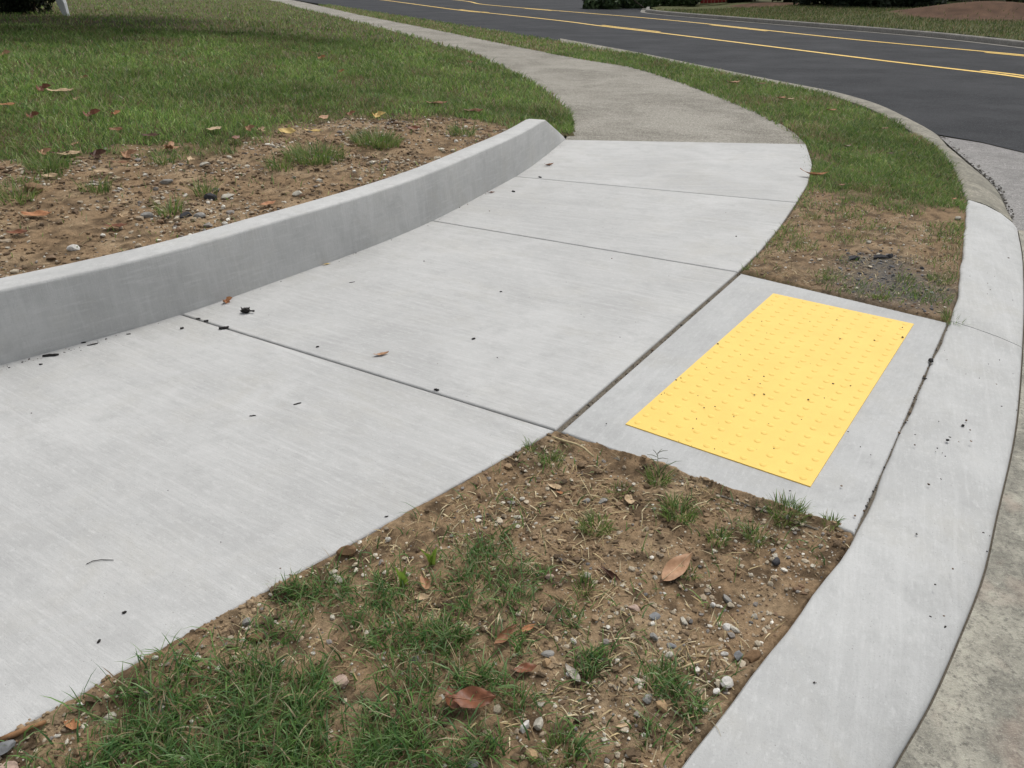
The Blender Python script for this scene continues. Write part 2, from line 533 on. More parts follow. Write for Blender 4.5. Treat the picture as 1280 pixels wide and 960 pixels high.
def yellow_mat():
    m, t, b = nt_new("yellow_tactile_plastic")
    g = G(t)
    n = g.noise(None, 6.0, 5, .6); f = g.noise(None, 300, 2, .6)
    col = g.mix((.76, .52, .118), (.71, .48, .105), g.ramp(n, [(.35, 0), (.7, 1)]))
    col = g.mix(col, (.64, .45, .12), g.ramp(g.noise(None, 34, 5, .7), [(.56, 0), (.76, .5)]))
    col = g.mix(col, (.16, .12, .05), g.math('MULTIPLY', g.ramp(g.voro(None, 55.0), [(.05, 1), (.09, 0)]), g.ramp(g.noise(None, 14, 2), [(.56, 0), (.64, 1)])))
    t.links.new(col, b.inputs["Base Color"])
    b.inputs["Roughness"].default_value = 0.6
    b.inputs["Specular IOR Level"].default_value = 0.35
    t.links.new(g.bump(f, .25, .002), b.inputs["Normal"])
    return m
M_YEL = yellow_mat()
tact = empty("tactile_plate", (c0.x, c0.y, 0), math.atan2(ulong.y, ulong.x))
tag(tact, "yellow tactile warning plate with raised domes set in the ramp slab by the curb", "tactile paving")
bm = bmesh.new(); box_bm(bm, (-LEN / 2, -WID / 2, -.012), (LEN / 2, WID / 2, .0016), .0012)
link("plate", bm_mesh("plate", bm), M_YEL, tact)
def dome_mesh():
    bm = bmesh.new()
    prof = [(.0125, 0), (.0112, .0009), (.0088, .0020), (.0058, .0026)]
    n = 12; rings = []
    for r, z in prof:
        rings.append([bm.verts.new((r * math.cos(2 * math.pi * k / n), r * math.sin(2 * math.pi * k / n), z)) for k in range(n)])
    for a, b in zip(rings, rings[1:]):
        for k in range(n): bm.faces.new((a[k], a[(k + 1) % n], b[(k + 1) % n], b[k]))
    bm.faces.new(rings[-1])
    return bm_mesh("dome", bm, True)
dm = dome_mesh(); dm.materials.append(M_YEL)
NL, NW = 24, 10
for i in range(NL):
    for j in range(NW):
        d = link("dome", dm, None, tact)
        d.location = ((i - (NL - 1) / 2) * LEN / NL, (j - (NW - 1) / 2) * WID / NW, .0015)

# ------------------------------------------------------------------ swept curbs
def sweep(name, sections, mat, parent=None, smooth_ids=()):
    V = [p for s in sections for p in s]
    k = len(sections[0]); Q = []
    for i in range(len(sections) - 1):
        for j in range(k):
            a, b = i * k + j, i * k + (j + 1) % k
            Q.append((a, b, b + k, a + k))
    bm = bmesh.new()
    vs = [bm.verts.new(p) for p in V]
    for q in Q: bm.faces.new([vs[x] for x in q])
    bm.faces.new(vs[:k]); bm.faces.new(vs[-k:])
    bmesh.ops.recalc_face_normals(bm, faces=bm.faces[:])
    me = bm_mesh(name, bm, True)
    o = link(name, me, mat, parent)
    me.set_sharp_from_angle(angle=R(50))
    return o

def frame_of(pl):
    t = np.gradient(pl[:, :2], axis=0); t /= np.linalg.norm(t, axis=1)[:, None]
    return t, np.stack([-t[:, 1], t[:, 0]], 1)

T_, N_ = frame_of(CURB_BASE)
secs = []
for i, p in enumerate(CURB_BASE):
    h = CURB_HT[i]; w = CURB_W
    wob = .0015 * math.sin(i * .5)
    prof = [(0, -.12), (0, 0.0), (.010 + wob, h * .5), (.016 + wob, max(h - .013, .004)), (.019 + wob, h - .004), (.028 + wob, h), (w - .02, h + .002), (w - .005, h - .006), (w, h - .03), (w, -.12)]
    secs.append([(p[0] + N_[i][0] * a, p[1] + N_[i][1] * a, z) for a, z in prof])
M_CURBFACE = concrete("concrete_retaining_curb", 0, (.435, .438, .43), seed=8.2, streak=.8, vertical=True)
rc = sweep("retaining_curb", secs, M_CURBFACE)
tag(rc, "low pale concrete retaining curb holding back the soil beside the sidewalk, tapered at its far end", "curb")

# new curb along the street
ZI, = (0.004,)
CI = resample([(3.148, 5.325, 0.000), (2.649, 4.399, 0.003), (2.317, 3.794, 0.003), (2.135, 3.467, 0.002), (1.972, 3.208, -0.002), (1.548, 2.581, -0.002), (1.217, 2.093, -0.002), (0.969, 1.720, 0.000), (0.862, 1.590, 0.006), (0.739, 1.451, 0.012), (0.600, 1.288, 0.020), (0.481, 1.150, 0.025), (0.327, 0.976, 0.030), (0.216, 0.849, 0.030), (0.077, 0.667, 0.030)], .08)
CO = resample([(3.252, 4.863, -0.070), (2.941, 4.282, -0.055), (2.562, 3.624, -0.040), (2.291, 3.168, -0.035), (1.932, 2.578, -0.035), (1.715, 2.240, -0.035), (1.448, 1.856, -0.035), (1.272, 1.601, -0.040), (1.089, 1.374, -0.050), (0.963, 1.225, -0.060), (0.879, 1.136, -0.070), (0.799, 1.055, -0.080), (0.682, 0.924, -0.090), (0.517, 0.731, -0.100)], .08)
def pair(a, b, n):
    f = lambda p: np.stack([np.interp(np.linspace(0, 1, n), np.linspace(0, 1, len(p)), p[:, k]) for k in range(3)], 1)
    return f(a), f(b)
# match the two edges station by station (both run from the far end towards the camera)
nC = 64
CI2, CO2 = pair(CI, CO, nC)
def curb_secs(i0, i1):
    out = []
    for i in range(i0, i1):
        a, b = Vector(CI2[i]), Vector(CO2[i])
        d = (b - a)
        def at(f, dz): 
            q = a + d * f; return (q.x, q.y, q.z + dz + wv * math.sin(math.pi * f))
        wv = .006 * math.sin(i * .55) + .004 * math.sin(i * 1.31 + 1)
        s_ = .004 * math.sin(i * 1.7) + .004 * math.sin(i * .83 + 2)
        a = a + Vector((s_, s_ * .4, 0))
        d = b - a
        crown = .008 + .012 * max(0, (i - nC * .42) / (nC * .58)) + .02 * max(0, 1 - i / 14)
        out.append([(a.x, a.y, a.z - .15), at(0, -.010), at(.015, -.002), at(.05, .002), at(.35, crown * .8), at(.65, crown), at(.88, crown * .6), at(.965, .003), at(.99, -.002), at(1, -.008), (b.x, b.y, b.z - .15)])
    return out
M_CURB = concrete("concrete_street_curb", 1.15, (.42, .425, .418), seed=9.6, streak=.8)
jn = int(np.argmin(np.hypot(CI2[:, 0] - [(1.965, 3.195, 0.000)][0][0], CI2[:, 1] - [(1.965, 3.195, 0.000)][0][1])))
curb = empty("street_curb", tuple(CI2[jn]))
tag(curb, "new pale concrete curb running along the ramp from top right to the bottom edge", "curb")
off = Matrix.Translation(-Vector(CI2[jn]))
_s1 = curb_secs(jn, nC)
_s1[0] = [tuple(Vector(p).lerp(Vector(q), .07)) for p, q in zip(_s1[0], _s1[1])]      # open joint between the two pours
c1 = sweep("curb_section", _s1, M_CURB, curb)
c2 = sweep("curb_section", curb_secs(0, jn + 1), M_CURB, curb)
for c in (c1, c2): c.data.transform(off)

# old curb beyond it
OI = resample([(1.068, 18.794, 0.000), (2.271, 15.759, 0.000), (3.071, 13.242, 0.000), (3.661, 11.357, 0.000), (4.033, 10.319, 0.000), (4.120, 9.416, 0.000), (4.020, 8.426, 0.000), (3.879, 7.552, 0.000), (3.798, 7.103, 0.000), (3.520, 6.252, 0.000), (3.143, 5.325, 0.000)], .15)
OO = resample([(1.175, 20.695, -0.120), (2.479, 17.212, -0.120), (3.364, 14.512, -0.120), (4.031, 12.515, -0.120), (4.449, 11.398, -0.120), (4.579, 10.486, -0.115), (4.615, 9.969, -0.115), (4.528, 9.036, -0.110), (4.401, 8.275, -0.110), (4.216, 7.700, -0.110), (4.013, 6.939, -0.105), (3.859, 6.354, -0.100), (3.716, 5.920, -0.095), (3.499, 5.429, -0.090), (3.347, 5.076, -0.085)], .15)
OI2, OO2 = pair(OI, OO, 60)
secs = []
for i in range(60):
    a, b = Vector(OI2[i]), Vector(OO2[i])
    if i < 26 and (b - a).to_2d().length < .13:                      # far part: a plain upright curb of normal width
        dd = Vector((.35, .94, 0)) * .05
        b = Vector((a.x + dd.x, a.y + dd.y, -.12))
    d = b - a
    q = lambda f, z: (a.x + d.x * f, a.y + d.y * f, z)
    dz = -.07 * float(np.clip((26 - i) / 4, 0, 1))
    secs.append([q(0, -.2), q(0, -.012 + dz), q(.04, dz), q(.30, -.004 + dz), q(.52, -.02), q(.78, b.z * .62), q(.93, b.z * .9), q(1, b.z), q(1, -.2)])
M_OLDCURB = aggregate("stained_old_concrete", (.16, .15, .12), (.25, .235, .19), (.36, .34, .29), 90.0, True, .9, .3, (.13, .125, .10))
oc = sweep("old_curb", secs, M_OLDCURB)
tag(oc, "old stained curb with sloped face curving along the grass strip", "curb")

# ------------------------------------------------------------------ street surfaces
def asphalt():
    m, t, b = nt_new("dark_asphalt")
    g = G(t)
    cells = g.voro(None, 140.0, "Color")
    sp = t.nodes.new("ShaderNodeSeparateColor"); t.links.new(cells, sp.inputs[0])
    col = g.ramp(sp.outputs[0], [(0, (.012, .013, .015)), (.6, (.022, .024, .027)), (.92, (.034, .036, .04)), (1, (.07, .072, .078))])
    big = g.noise(g.mapping((.8, 1.1, 1), R(60)), .9, 6, .7)
    col = g.mix(col, (.036, .038, .042), g.ramp(big, [(.42, 0), (.72, .7)]))
    t.links.new(col, b.inputs["Base Color"])
    t.links.new(g.ramp(big, [(.3, .82), (.7, .70)]), b.inputs["Roughness"])
    b.inputs["Specular IOR Level"].default_value = .09
    t.links.new(g.bump(g.voro(None, 140.0), .2, .003), b.inputs["Normal"])
    return m
ROAD_Z = -0.12
road_near = [(5.172, 6.466, -0.120), (4.829, 7.470, -0.120), (4.688, 7.969, -0.120), (4.429, 8.397, -0.120), (4.443, 8.943, -0.120), (4.460, 10.191, -0.120), (4.364, 11.166, -0.120), (3.947, 12.240, -0.120), (3.297, 14.208, -0.120), (2.410, 16.712, -0.120), (1.124, 19.759, -0.120), (-0.627, 23.767, -0.120), (-4.310, 31.819, -0.120), (-11.758, 47.717, -0.120)]
road_poly = road_near + [(-22, 60, 0), (-60, 130, 0), (-10, 220, 0), (120, 120, 0), (60, 12, 0), (24, 4.4, 0)]
road = sheet("road", road_poly, ROAD_Z, asphalt())
tag(road, kind="structure")

def paint():
    m, t, b = nt_new("yellow_road_paint")
    g = G(t)
    n = g.noise(None, 9, 6, .7)
    col = g.mix((.74, .46, .035), (.62, .40, .05), g.ramp(n, [(.4, 0), (.7, 1)]))
    col = g.mix(col, (.12, .10, .06), g.ramp(g.noise(None, 120, 3, .7), [(.6, 0), (.75, .7)]))
    t.links.new(col, b.inputs["Base Color"])
    b.inputs["Roughness"].default_value = .5
    return m
M_PAINT = paint()
def ribbon(name, pl, w, z, mat, parent):
    pl = np.asarray(pl)
    t, n = frame_of(pl)
    V = []; Q = []
    for p, q in zip(pl, n):
        V.append((p[0] + q[0] * w / 2, p[1] + q[1] * w / 2, z)); V.append((p[0] - q[0] * w / 2, p[1] - q[1] * w / 2, z))
    for i in range(len(pl) - 1): Q.append((2 * i, 2 * i + 1, 2 * i + 3, 2 * i + 2))
    return link(name, np_mesh(name, V, Q), mat, parent)
line1 = resample([(-13.0, 62.0, 0)] + [(-7.349, 48.994, -0.120), (-2.278, 36.518, -0.120), (-0.886, 33.915, -0.120), (1.616, 28.760, -0.120), (2.768, 25.844, -0.120), (4.116, 22.845, -0.120), (5.870, 18.599, -0.120), (7.046, 15.717, -0.120), (7.979, 13.690, -0.120), (8.143, 13.155, -0.120), (8.620, 11.639, -0.120)], .4)
line2 = resample([(-11.0, 66.0, 0)] + [(-3.221, 48.994, -0.120), (-1.381, 42.498, -0.120), (1.997, 35.725, -0.120), (4.597, 30.732, -0.120), (6.137, 27.144, -0.120), (8.362, 20.942, -0.120), (10.311, 16.875, -0.120), (11.010, 15.092, -0.120)], .4)
ribbon("lane_line", line1, .14, ROAD_Z + .004, M_PAINT, road)
ribbon("lane_line", line2, .14, ROAD_Z + .004, M_PAINT, road)
def cut(pl, x0, x1):
    return pl[(pl[:, 0] >= x0) & (pl[:, 0] <= x1)]
d1 = resample(offset_left(line1, .22)[:, :3], .1); d2 = resample(offset_left(line2, -.20)[:, :3], .1)
for a, b in [(-2.278, 36.518, -0.120), (-0.886, 33.915, -0.120)], [(2.768, 25.844, -0.120), (4.116, 22.845, -0.120)], [(7.979, 13.690, -0.120), (8.502, 12.150, -0.120)]:
    seg = cut(d1, a[0], b[0])
    if len(seg) > 1: ribbon("lane_dash", seg, .12, ROAD_Z + .004, M_PAINT, road)
for a, b in [(0.539, 38.618, -0.120), (1.690, 36.298, -0.120)], [(6.137, 27.144, -0.120), (7.126, 24.423, -0.120)], [(9.815, 17.926, -0.120), (10.679, 15.936, -0.120)]:
    seg = cut(d2, a[0], b[0])
    if len(seg) > 1: ribbon("lane_dash", seg, .12, ROAD_Z + .004, M_PAINT, road)

# pale old paving between the curbs and the asphalt, and the gutter by the ramp
M_APRON = aggregate("pale_old_paving", (.13, .125, .12), (.235, .228, .22), (.40, .39, .37), 130.0, True, .92, .55)
def gutter_mat():
    m, t, b = nt_new("stained_gutter_concrete")
    g = G(t)
    n1 = g.noise(None, 2.6, 7, .72, .5); n2 = g.noise(g.mapping((1, 1, 1), 0, (3, 5, 1)), 13.0, 6, .75, .3)
    n3 = g.noise(None, 70.0, 4, .75); n4 = g.noise(None, 240.0, 3, .7)
    col = g.mix((.40, .385, .32), (.34, .325, .27), g.ramp(n2, [(.4, 0), (.65, 1)]))
    stain = g.math('MULTIPLY', g.ramp(n1, [(.38, 0), (.54, 1)]), g.ramp(n2, [(.34, .25), (.58, 1)]))
    col = g.mix(col, (.125, .122, .105), g.math('MULTIPLY', stain, .72))
    col = g.mix(col, (.12, .115, .10), g.ramp(n3, [(.50, 0), (.66, .85)]))
    col = g.mix(col, (.50, .485, .43), g.ramp(n4, [(.56, 0), (.72, .6)]))
    col = g.mix(col, (.42, .30, .24), g.math('MULTIPLY', g.ramp(g.noise(g.mapping((1, 1, 1), 0, (9, 1, 4)), 3.4, 3, .6), [(.60, 0), (.72, 1)]), .35))
    t.links.new(col, b.inputs["Base Color"])
    b.inputs["Roughness"].default_value = .92
    b.inputs["Specular IOR Level"].default_value = .25
    nb = g.bump(g.math('ADD', n3, g.math('MULTIPLY', n4, .7)), .7, .006)
    t.links.new(nb, b.inputs["Normal"])
    return m
M_GUTTER = gutter_mat()
ap = [(4.383, 8.221, -0.108), (4.629, 7.866, -0.108), (4.770, 7.375, -0.108), (5.092, 6.360, -0.108)] + [(7.2, 5.6, -.108), (4.4, 3.4, -.10)]
out_edge = [tuple(q) for q in (OO2[::-1][:26])]
ap_in = [(3.458, 5.301, -0.100), (3.733, 5.916, -0.100), (3.870, 6.326, -0.100), (4.045, 6.947, -0.100), (4.238, 7.687, -0.100), (4.338, 8.049, -0.100)]
apron = sheet("street_apron", [(x, y, -.108) for x, y, z in ap] + [(2.964, 4.191, -0.095), (3.020, 4.444, -0.100), (3.226, 4.870, -0.104), (3.416, 5.283, -0.106)] + [(x, y, -.108) for x, y, z in ap_in], None, M_APRON)
tag(apron, kind="structure")
gut_in = offset_left(CO, .005)
if gut_in[10][0] < CO[10][0]: gut_in = offset_left(CO, -.005)
gx = [(p[0], p[1], p[2] - .007) for p in gut_in]
gut_out = [(1.35, .0, -.12), (2.6, .4, -.11), (4.4, 3.2, -.10), (3.55, 3.9, -.09)]
sg = [(p[0] + 1.6, p[1] - .55, -.10) for p in gx]
V = []; Q = []
for i in range(len(gx)):
    a, b = Vector(gx[i]), Vector(sg[i])
    for f in (0, .15, .4, 1): V.append(tuple(a.lerp(b, f)))
for i in range(len(gx) - 1):
    for j in range(3): Q.append((i * 4 + j, i * 4 + j + 1, i * 4 + j + 5, i * 4 + j + 4))
gutter = link("gutter_pan", np_mesh("gutter_pan", V, Q), M_GUTTER)
tag(gutter, kind="structure")
bed2 = sheet("joint_bed", [(p[0] - .05, p[1], p[2] - .007) for p in gx[::-1]] + [(p[0] + .03, p[1], p[2] - .007) for p in gx], None, M_BED)
tag(bed2, kind="structure")

# ------------------------------------------------------------------ soil sheets
def grid(name, x0, x1, y0, y1, step, inside, zf, cf, mat):
    xs = np.arange(x0, x1 + step * .5, step); ys = np.arange(y0, y1 + step * .5, step)
    X, Y = np.meshgrid(xs, ys)
    ok = inside(X, Y)
    nx = len(xs)
    cell = ok[:-1, :-1] & ok[1:, :-1] & ok[:-1, 1:] & ok[1:, 1:]
    j, i = np.nonzero(cell)
    a = j * nx + i
    Q = np.stack([a, a + 1, a + nx + 1, a + nx], 1)
    used = np.unique(Q); remap = np.full(X.size, -1); remap[used] = np.arange(len(used))
    x, y = X.ravel()[used], Y.ravel()[used]
    z = zf(x, y)
    return link(name, np_mesh(name, np.stack([x, y, z], 1), remap[Q], None, cf(x, y), True), mat)

def near_poly(x, y, poly, d):
    dist, _ = poly_dist(x, y, [(*q[:2], 0) for q in poly] + [(*poly[0][:2], 0)])
    return in_poly(x, y, poly) | (dist < d)

def grow(poly, d):
    return inset(poly, -d)

SOIL = np.array([.22, .152, .09]); SOIL_D = np.array([.075, .052, .032]); SOIL_L = np.array([.29, .215, .135]); GREY = np.array([.14, .13, .115])
def soil_col(x, y):
    n = fbm(x * 6, y * 6, 3, 5); m = fbm(x * 22, y * 22, 9, 5)
    c = SOIL + (SOIL_L - SOIL) * np.clip((n - .5) * 3.2, 0, 1)[:, None]
    c = c + (SOIL_D - c) * np.clip((.52 - m) * 4.5, 0, .85)[:, None]
    return c

# front verge
FRONT = [A3b, A2b, N0, S1b] + [(0.178, 2.262, 0.000), (0.951, 1.738, 0.000), (0.963, 1.717, 0.000), (0.864, 1.594, 0.000), (0.745, 1.460, 0.000), (0.608, 1.304, 0.000), (0.489, 1.169, 0.000), (0.334, 0.996, 0.000), (0.078, 0.682, 0.000)] + [(.1, .2, 0), (-1.6, -.6, 0)]
FRONT_IN = [p[:2] for p in FRONT]
FRONT_BIG = FRONT
_cs = [(0.965, 1.720, 0.000), (0.866, 1.597, 0.000), (0.746, 1.463, 0.000), (0.609, 1.307, 0.000), (0.490, 1.171, 0.000), (0.334, 0.998, 0.000), (0.078, 0.682, 0.000)]
def _curbside(x, y):
    d, _ = poly_dist(x, y, _cs)
    return d < .05
def front_z(x, y):
    x = np.asarray(x, float); y = np.asarray(y, float)
    z = -.024 + .030 * (fbm(x * 3.1, y * 3.1, 5, 3) - .35) + .020 * (fbm(x * 17, y * 17, 6, 3) - .5) + .010 * (fbm(x * 60, y * 60, 8, 2) - .5)
    d, _ = poly_dist(x, y, [(*q[:2], 0) for q in FRONT] + [(*FRONT[0][:2], 0)])
    k = np.clip(d / .06, 0, 1)
    ins = in_poly(x, y, FRONT_IN)
    spill = -.004 + .014 * (x > .35) * (y > 1.55) * 0 + .016 * (fbm(x * 9, y * 9, 201, 3) - .42) + .010 * (fbm(x * 45, y * 45, 202, 2) - .5) - .55 * d + .011 * np.clip((x - .25) / .2, 0, 1) * (y > 1.55)
    spill = np.where(_curbside(x, y), -.03, spill)
    return np.where(ins, np.minimum(z + .020 * (1 - k), np.where((x > .2) & (y > 1.5), .004, -.004) + .03 * k), spill)
fv = grid("verge_soil", -1.7, 1.2, -.2, 2.5, .0075, lambda X, Y: near_poly(X, Y, FRONT, .045), front_z, soil_col, M_SOIL)
tag(fv, kind="structure")

# soil and grass strip between walk and curb
STRIP_R = [(1.978, 3.222, 0.000), (2.143, 3.482, 0.000), (2.322, 3.802, 0.000), (2.654, 4.408, 0.000), (3.137, 5.304, 0.000), (3.506, 6.224, 0.000), (3.764, 7.033, 0.000), (3.842, 7.474, 0.000), (3.937, 8.237, 0.000), (4.061, 9.270, 0.000), (4.020, 10.284, 0.000), (3.661, 11.357, 0.000), (3.061, 13.197, 0.000), (2.262, 15.697, 0.000), (1.059, 18.621, 0.000), (-0.589, 22.341, 0.000), (-4.039, 29.835, 0.000), (-9.073, 40.757, 0.000)]
STRIP_L = [tuple(p) for p in WR[::-1] if p[1] < 38] + OUT_C[::-1] + [S3b] + OUT_B[::-1] + [(1.205, 3.875, 0.000), (1.219, 3.850, 0.000)]
STRIP = STRIP_R + STRIP_L
STRIP_IN = [p[:2] for p in STRIP]
STRIP_BIG = STRIP
def strip_z(x, y):
    z = .004 + .035 * (fbm(x * 2.3, y * 2.3, 15, 3) - .5) + .014 * (fbm(x * 15, y * 15, 16, 3) - .5)
    d, _ = poly_dist(x, y, [(*q[:2], 0) for q in STRIP] + [(*STRIP[0][:2], 0)])
    return np.where(in_poly(x, y, STRIP_IN), np.minimum(z, -.006 + .35 * d), -.035)
STRIP_SOIL = [(1.208, 3.887, 0.000), (1.406, 4.232, 0.000), (1.652, 4.665, 0.000), (1.943, 5.241, 0.000), (2.176, 5.707, 0.000), (2.316, 5.304, 0.000), (2.541, 5.062, 0.000), (3.004, 5.140, 0.000), (3.137, 5.304, 0.000), (2.654, 4.408, 0.000), (2.322, 3.802, 0.000), (2.138, 3.472, 0.000), (1.974, 3.213, 0.000)]
GREYP = [(1.925, 3.653, 0.000)][0]; GREYP2 = [(1.952, 4.014, 0.000)][0]
def strip_col(x, y):
    c = soil_col(x, y) * .95
    g = np.exp(-(((x - GREYP[0]) / .30) ** 2 + ((y - GREYP[1]) / .28) ** 2)) * 1.1 + np.exp(-(((x - GREYP2[0]) / .14) ** 2 + ((y - GREYP2[1]) / .10) ** 2))
    g = np.clip(g * (.6 + .8 * fbm(x * 12, y * 12, 31, 3)), 0, .92)[:, None]
    c = c + (GREY * .8 - c) * g
    lawnish = ~in_poly(x, y, [p[:2] for p in STRIP_SOIL])
    th = np.array([.10, .085, .045])
    return np.where(lawnish[:, None], c * .35 + th * .65, c)
sv = grid("strip_soil", 0.3, 3.8, 2.6, 8.6, .02, lambda X, Y: near_poly(X, Y, STRIP, .035), strip_z, strip_col, M_SOIL)
tag(sv, kind="structure")
sv2 = grid("strip_ground", -11, 4, 8.3, 38, .10, lambda X, Y: near_poly(X, Y, STRIP, .06), lambda x, y: np.full(x.shape, -.008), strip_col, M_LAWN)
tag(sv2, kind="structure")

# lawn ground, fine near the curb
DIRT_EDGE = [(-4.2, 2.3)] + [p[:2] for p in ((-2.922, 4.494, 0.430), (-2.668, 4.274, 0.400), (-2.591, 4.389, 0.404), (-2.617, 4.738, 0.419), (-2.265, 4.959, 0.408), (-1.843, 5.094, 0.386), (-1.782, 5.427, 0.394), (-1.585, 5.790, 0.394), (-1.278, 6.135, 0.381), (-0.858, 6.752, 0.368), (-0.619, 6.591, 0.342), (-0.261, 6.572, 0.308), (0.000, 6.512, 0.281))]
DIRT_POLY = DIRT_EDGE + [tuple(p[:2]) for p in _cb[::-1] if p[1] < 6.6]
def dirt_amount(x, y):
    ins = in_poly(x, y, DIRT_POLY)
    d, _ = poly_dist(x, y, [(*q, 0) for q in DIRT_EDGE])
    s = np.where(ins, d, -d) + .55 * (fbm(x * 2.5, y * 2.5, 41, 3) - .5) + .30 * (fbm(x * 9, y * 9, 43, 3) - .5)
    return np.clip(s / .22 + .5, 0, 1)
def lawn_bump(x, y):
    a = dirt_amount(x, y)
    dc, _ = poly_dist(x, y, LAWN_EDGE)
    k = np.clip(dc / .15, 0, 1)
    return lawn_z(x, y) + k * (.03 * (fbm(x * 2, y * 2, 51, 3) - .5) + a * (.035 * (fbm(x * 9, y * 9, 52, 3) - .5) + .014 * (fbm(x * 40, y * 40, 53, 2) - .5)))
def lawn_col(x, y):
    a = dirt_amount(x, y)[:, None]
    th = np.array([.085, .075, .038]) * (.6 + .8 * fbm(x * 6, y * 6, 55, 3))[:, None]
    return th * (1 - a) + soil_col(x, y) * 1.02 * a
lawn_in = lambda X, Y: in_poly(X, Y, LAWN_POLY)
lf = grid("lawn_soil", -4.5, 1.1, 1.2, 10.4, .025, lambda X, Y: near_poly(X, Y, LAWN_POLY, .03), lambda x, y: lawn_bump(x, y) - .02 * ~in_poly(x, y, LAWN_POLY), lawn_col, M_SOIL)
tag(lf, kind="structure")
lc = grid("lawn_ground", -40, 1.1, 0, 72, .2, lambda X, Y: near_poly(X, Y, LAWN_POLY, .15) & ~((X > -4.3) & (X < 1.1) & (Y > 1.4) & (Y < 10.1)), lambda x, y: lawn_z(x, y) - .012 - .05 * ~in_poly(x, y, LAWN_POLY), lawn_col, M_LAWN)
tag(lc, kind="structure")

# far side of the road
FAR = resample([(8.194, 43.721, -0.120), (6.488, 39.890, -0.120), (5.590, 35.938, -0.120), (5.487, 33.413, -0.120), (7.201, 29.134, -0.120), (8.965, 25.293, -0.120), (10.528, 21.719, -0.120), (11.258, 18.500, -0.120), (11.592, 15.503, -0.120)], .3)
FAR_EDGE = offset_left(FAR, .16)
FAR_EDGE[:, 2] = 0.0
MOUNDS = [([(14.921, 27.029, 0.200)][0], 2.6, 1.3, .36), ([(10.221, 35.529, 0.150)][0], 1.6, .9, .05)]
FAR_POLY = [tuple(p[:2]) for p in FAR_EDGE] + [(60, 14), (90, 90), (30, 110), (9.5, 42)]
def far_z(x, y):
    d, z = poly_dist(x, y, FAR_EDGE)
    z = z - .01 + .22 * (1 - np.exp(-d / 3.5)) * np.clip((x - 7.5) / 3, 0, 1)
    for (mx, my, _), rx, ry, h in MOUNDS:
        z = z + h * np.exp(-(((x - mx) / rx) ** 2 + ((y - my) / ry) ** 2))
    return z
MULCH = [([(14.421, 26.403, 0.250)][0], 2.9, 2.6), ([(10.370, 34.935, 0.200)][0], 1.6, 1.7)]
def mulch_amount(x, y):
    m = np.zeros(x.shape)
    for (mx, my, _), rx, ry in MULCH:
        r = np.hypot((x - mx) / rx, (y - my) / ry) + .35 * (fbm(x * 1.5, y * 1.5, 61, 3) - .5)
        m = np.maximum(m, np.clip((1.0 - r) * 6, 0, 1))
    return m
def far_col(x, y):
    m = mulch_amount(x, y)[:, None]
    th = np.array([.075, .08, .035]) * (.7 + .6 * fbm(x * 3, y * 3, 62, 3))[:, None]
    mu = np.array([.085, .050, .032]) * (.5 + 1.0 * fbm(x * 9, y * 9, 63, 3))[:, None]
    return th * (1 - m) + mu * m
fl = grid("far_lawn", 3, 60, 12, 90, .22, lambda X, Y: in_poly(X, Y, FAR_POLY), far_z, far_col, M_LAWN)
tag(fl, kind="structure")
T_, N_ = frame_of(FAR)
secs = []
for i, p in enumerate(FAR):
    prof = [(-.02, -.3), (-.02, -.12), (0.0, -.115), (.02, -.02), (.04, 0.0), (.15, .004), (.16, -.02), (.16, -.3)]
    secs.append([(p[0] + N_[i][0] * a, p[1] + N_[i][1] * a, z) for a, z in prof])
M_FARCURB = aggregate("far_curb_concrete", (.13, .125, .11), (.21, .20, .18), (.30, .29, .27), 60.0, True, .9, .2)
fc = sweep("far_curb", secs, M_FARCURB)
tag(fc, "weathered concrete curb on the far side of the road below the dark shrubs", "curb")
# gutter strip at its foot
ribbon("gutter_strip", offset_left(FAR, -.10), .18, ROAD_Z + .008, M_FARCURB, road)

# ------------------------------------------------------------------ grass
def blades(name, P, h, w, lean, az, face, col, mat, segs=3, tipcol=None, lie=1.0):
    n = len(P)
    ts = [0, .42, .76, 1.0] if segs == 3 else [0, .55, 1.0]
    d = np.stack([np.cos(az), np.sin(az)], 1); sd = np.stack([np.cos(face), np.sin(face)], 1)
    rows = []
    for k, t in enumerate(ts):
        hx = (lean * h * t ** 1.8)[:, None] * d
        z = h * t * np.sqrt(np.clip(1 - (lean * t) ** 2 * .55, .08, 1)) * lie - .004
        c = np.column_stack([P[:, 0] + hx[:, 0], P[:, 1] + hx[:, 1], P[:, 2] + z])
        ww = (w * (1.0, .92, .62, 0)[k] if segs == 3 else w * (1.0, .8, 0)[k]) / 2
        if t == 1.0: rows.append(c[:, None, :])
        else:
            o = np.column_stack([sd * ww[:, None], np.zeros(n)])
            rows.append(np.stack([c - o, c + o], 1))
    V = np.concatenate(rows, 1)
    k = V.shape[1]
    b = (np.arange(n) * k)[:, None]
    Q = [b + np.array([[2 * i, 2 * i + 1, 2 * i + 3, 2 * i + 2]]) for i in range(len(ts) - 2)]
    m = 2 * (len(ts) - 2)
    T = b + np.array([[m, m + 1, m + 2]])
    C = np.repeat(col[:, None, :], k, 1)
    if tipcol is not None:
        C[:, -1] = tipcol
    return link(name, np_mesh(name, V.reshape(-1, 3), np.concatenate(Q), T, C.reshape(-1, 3), True), mat)

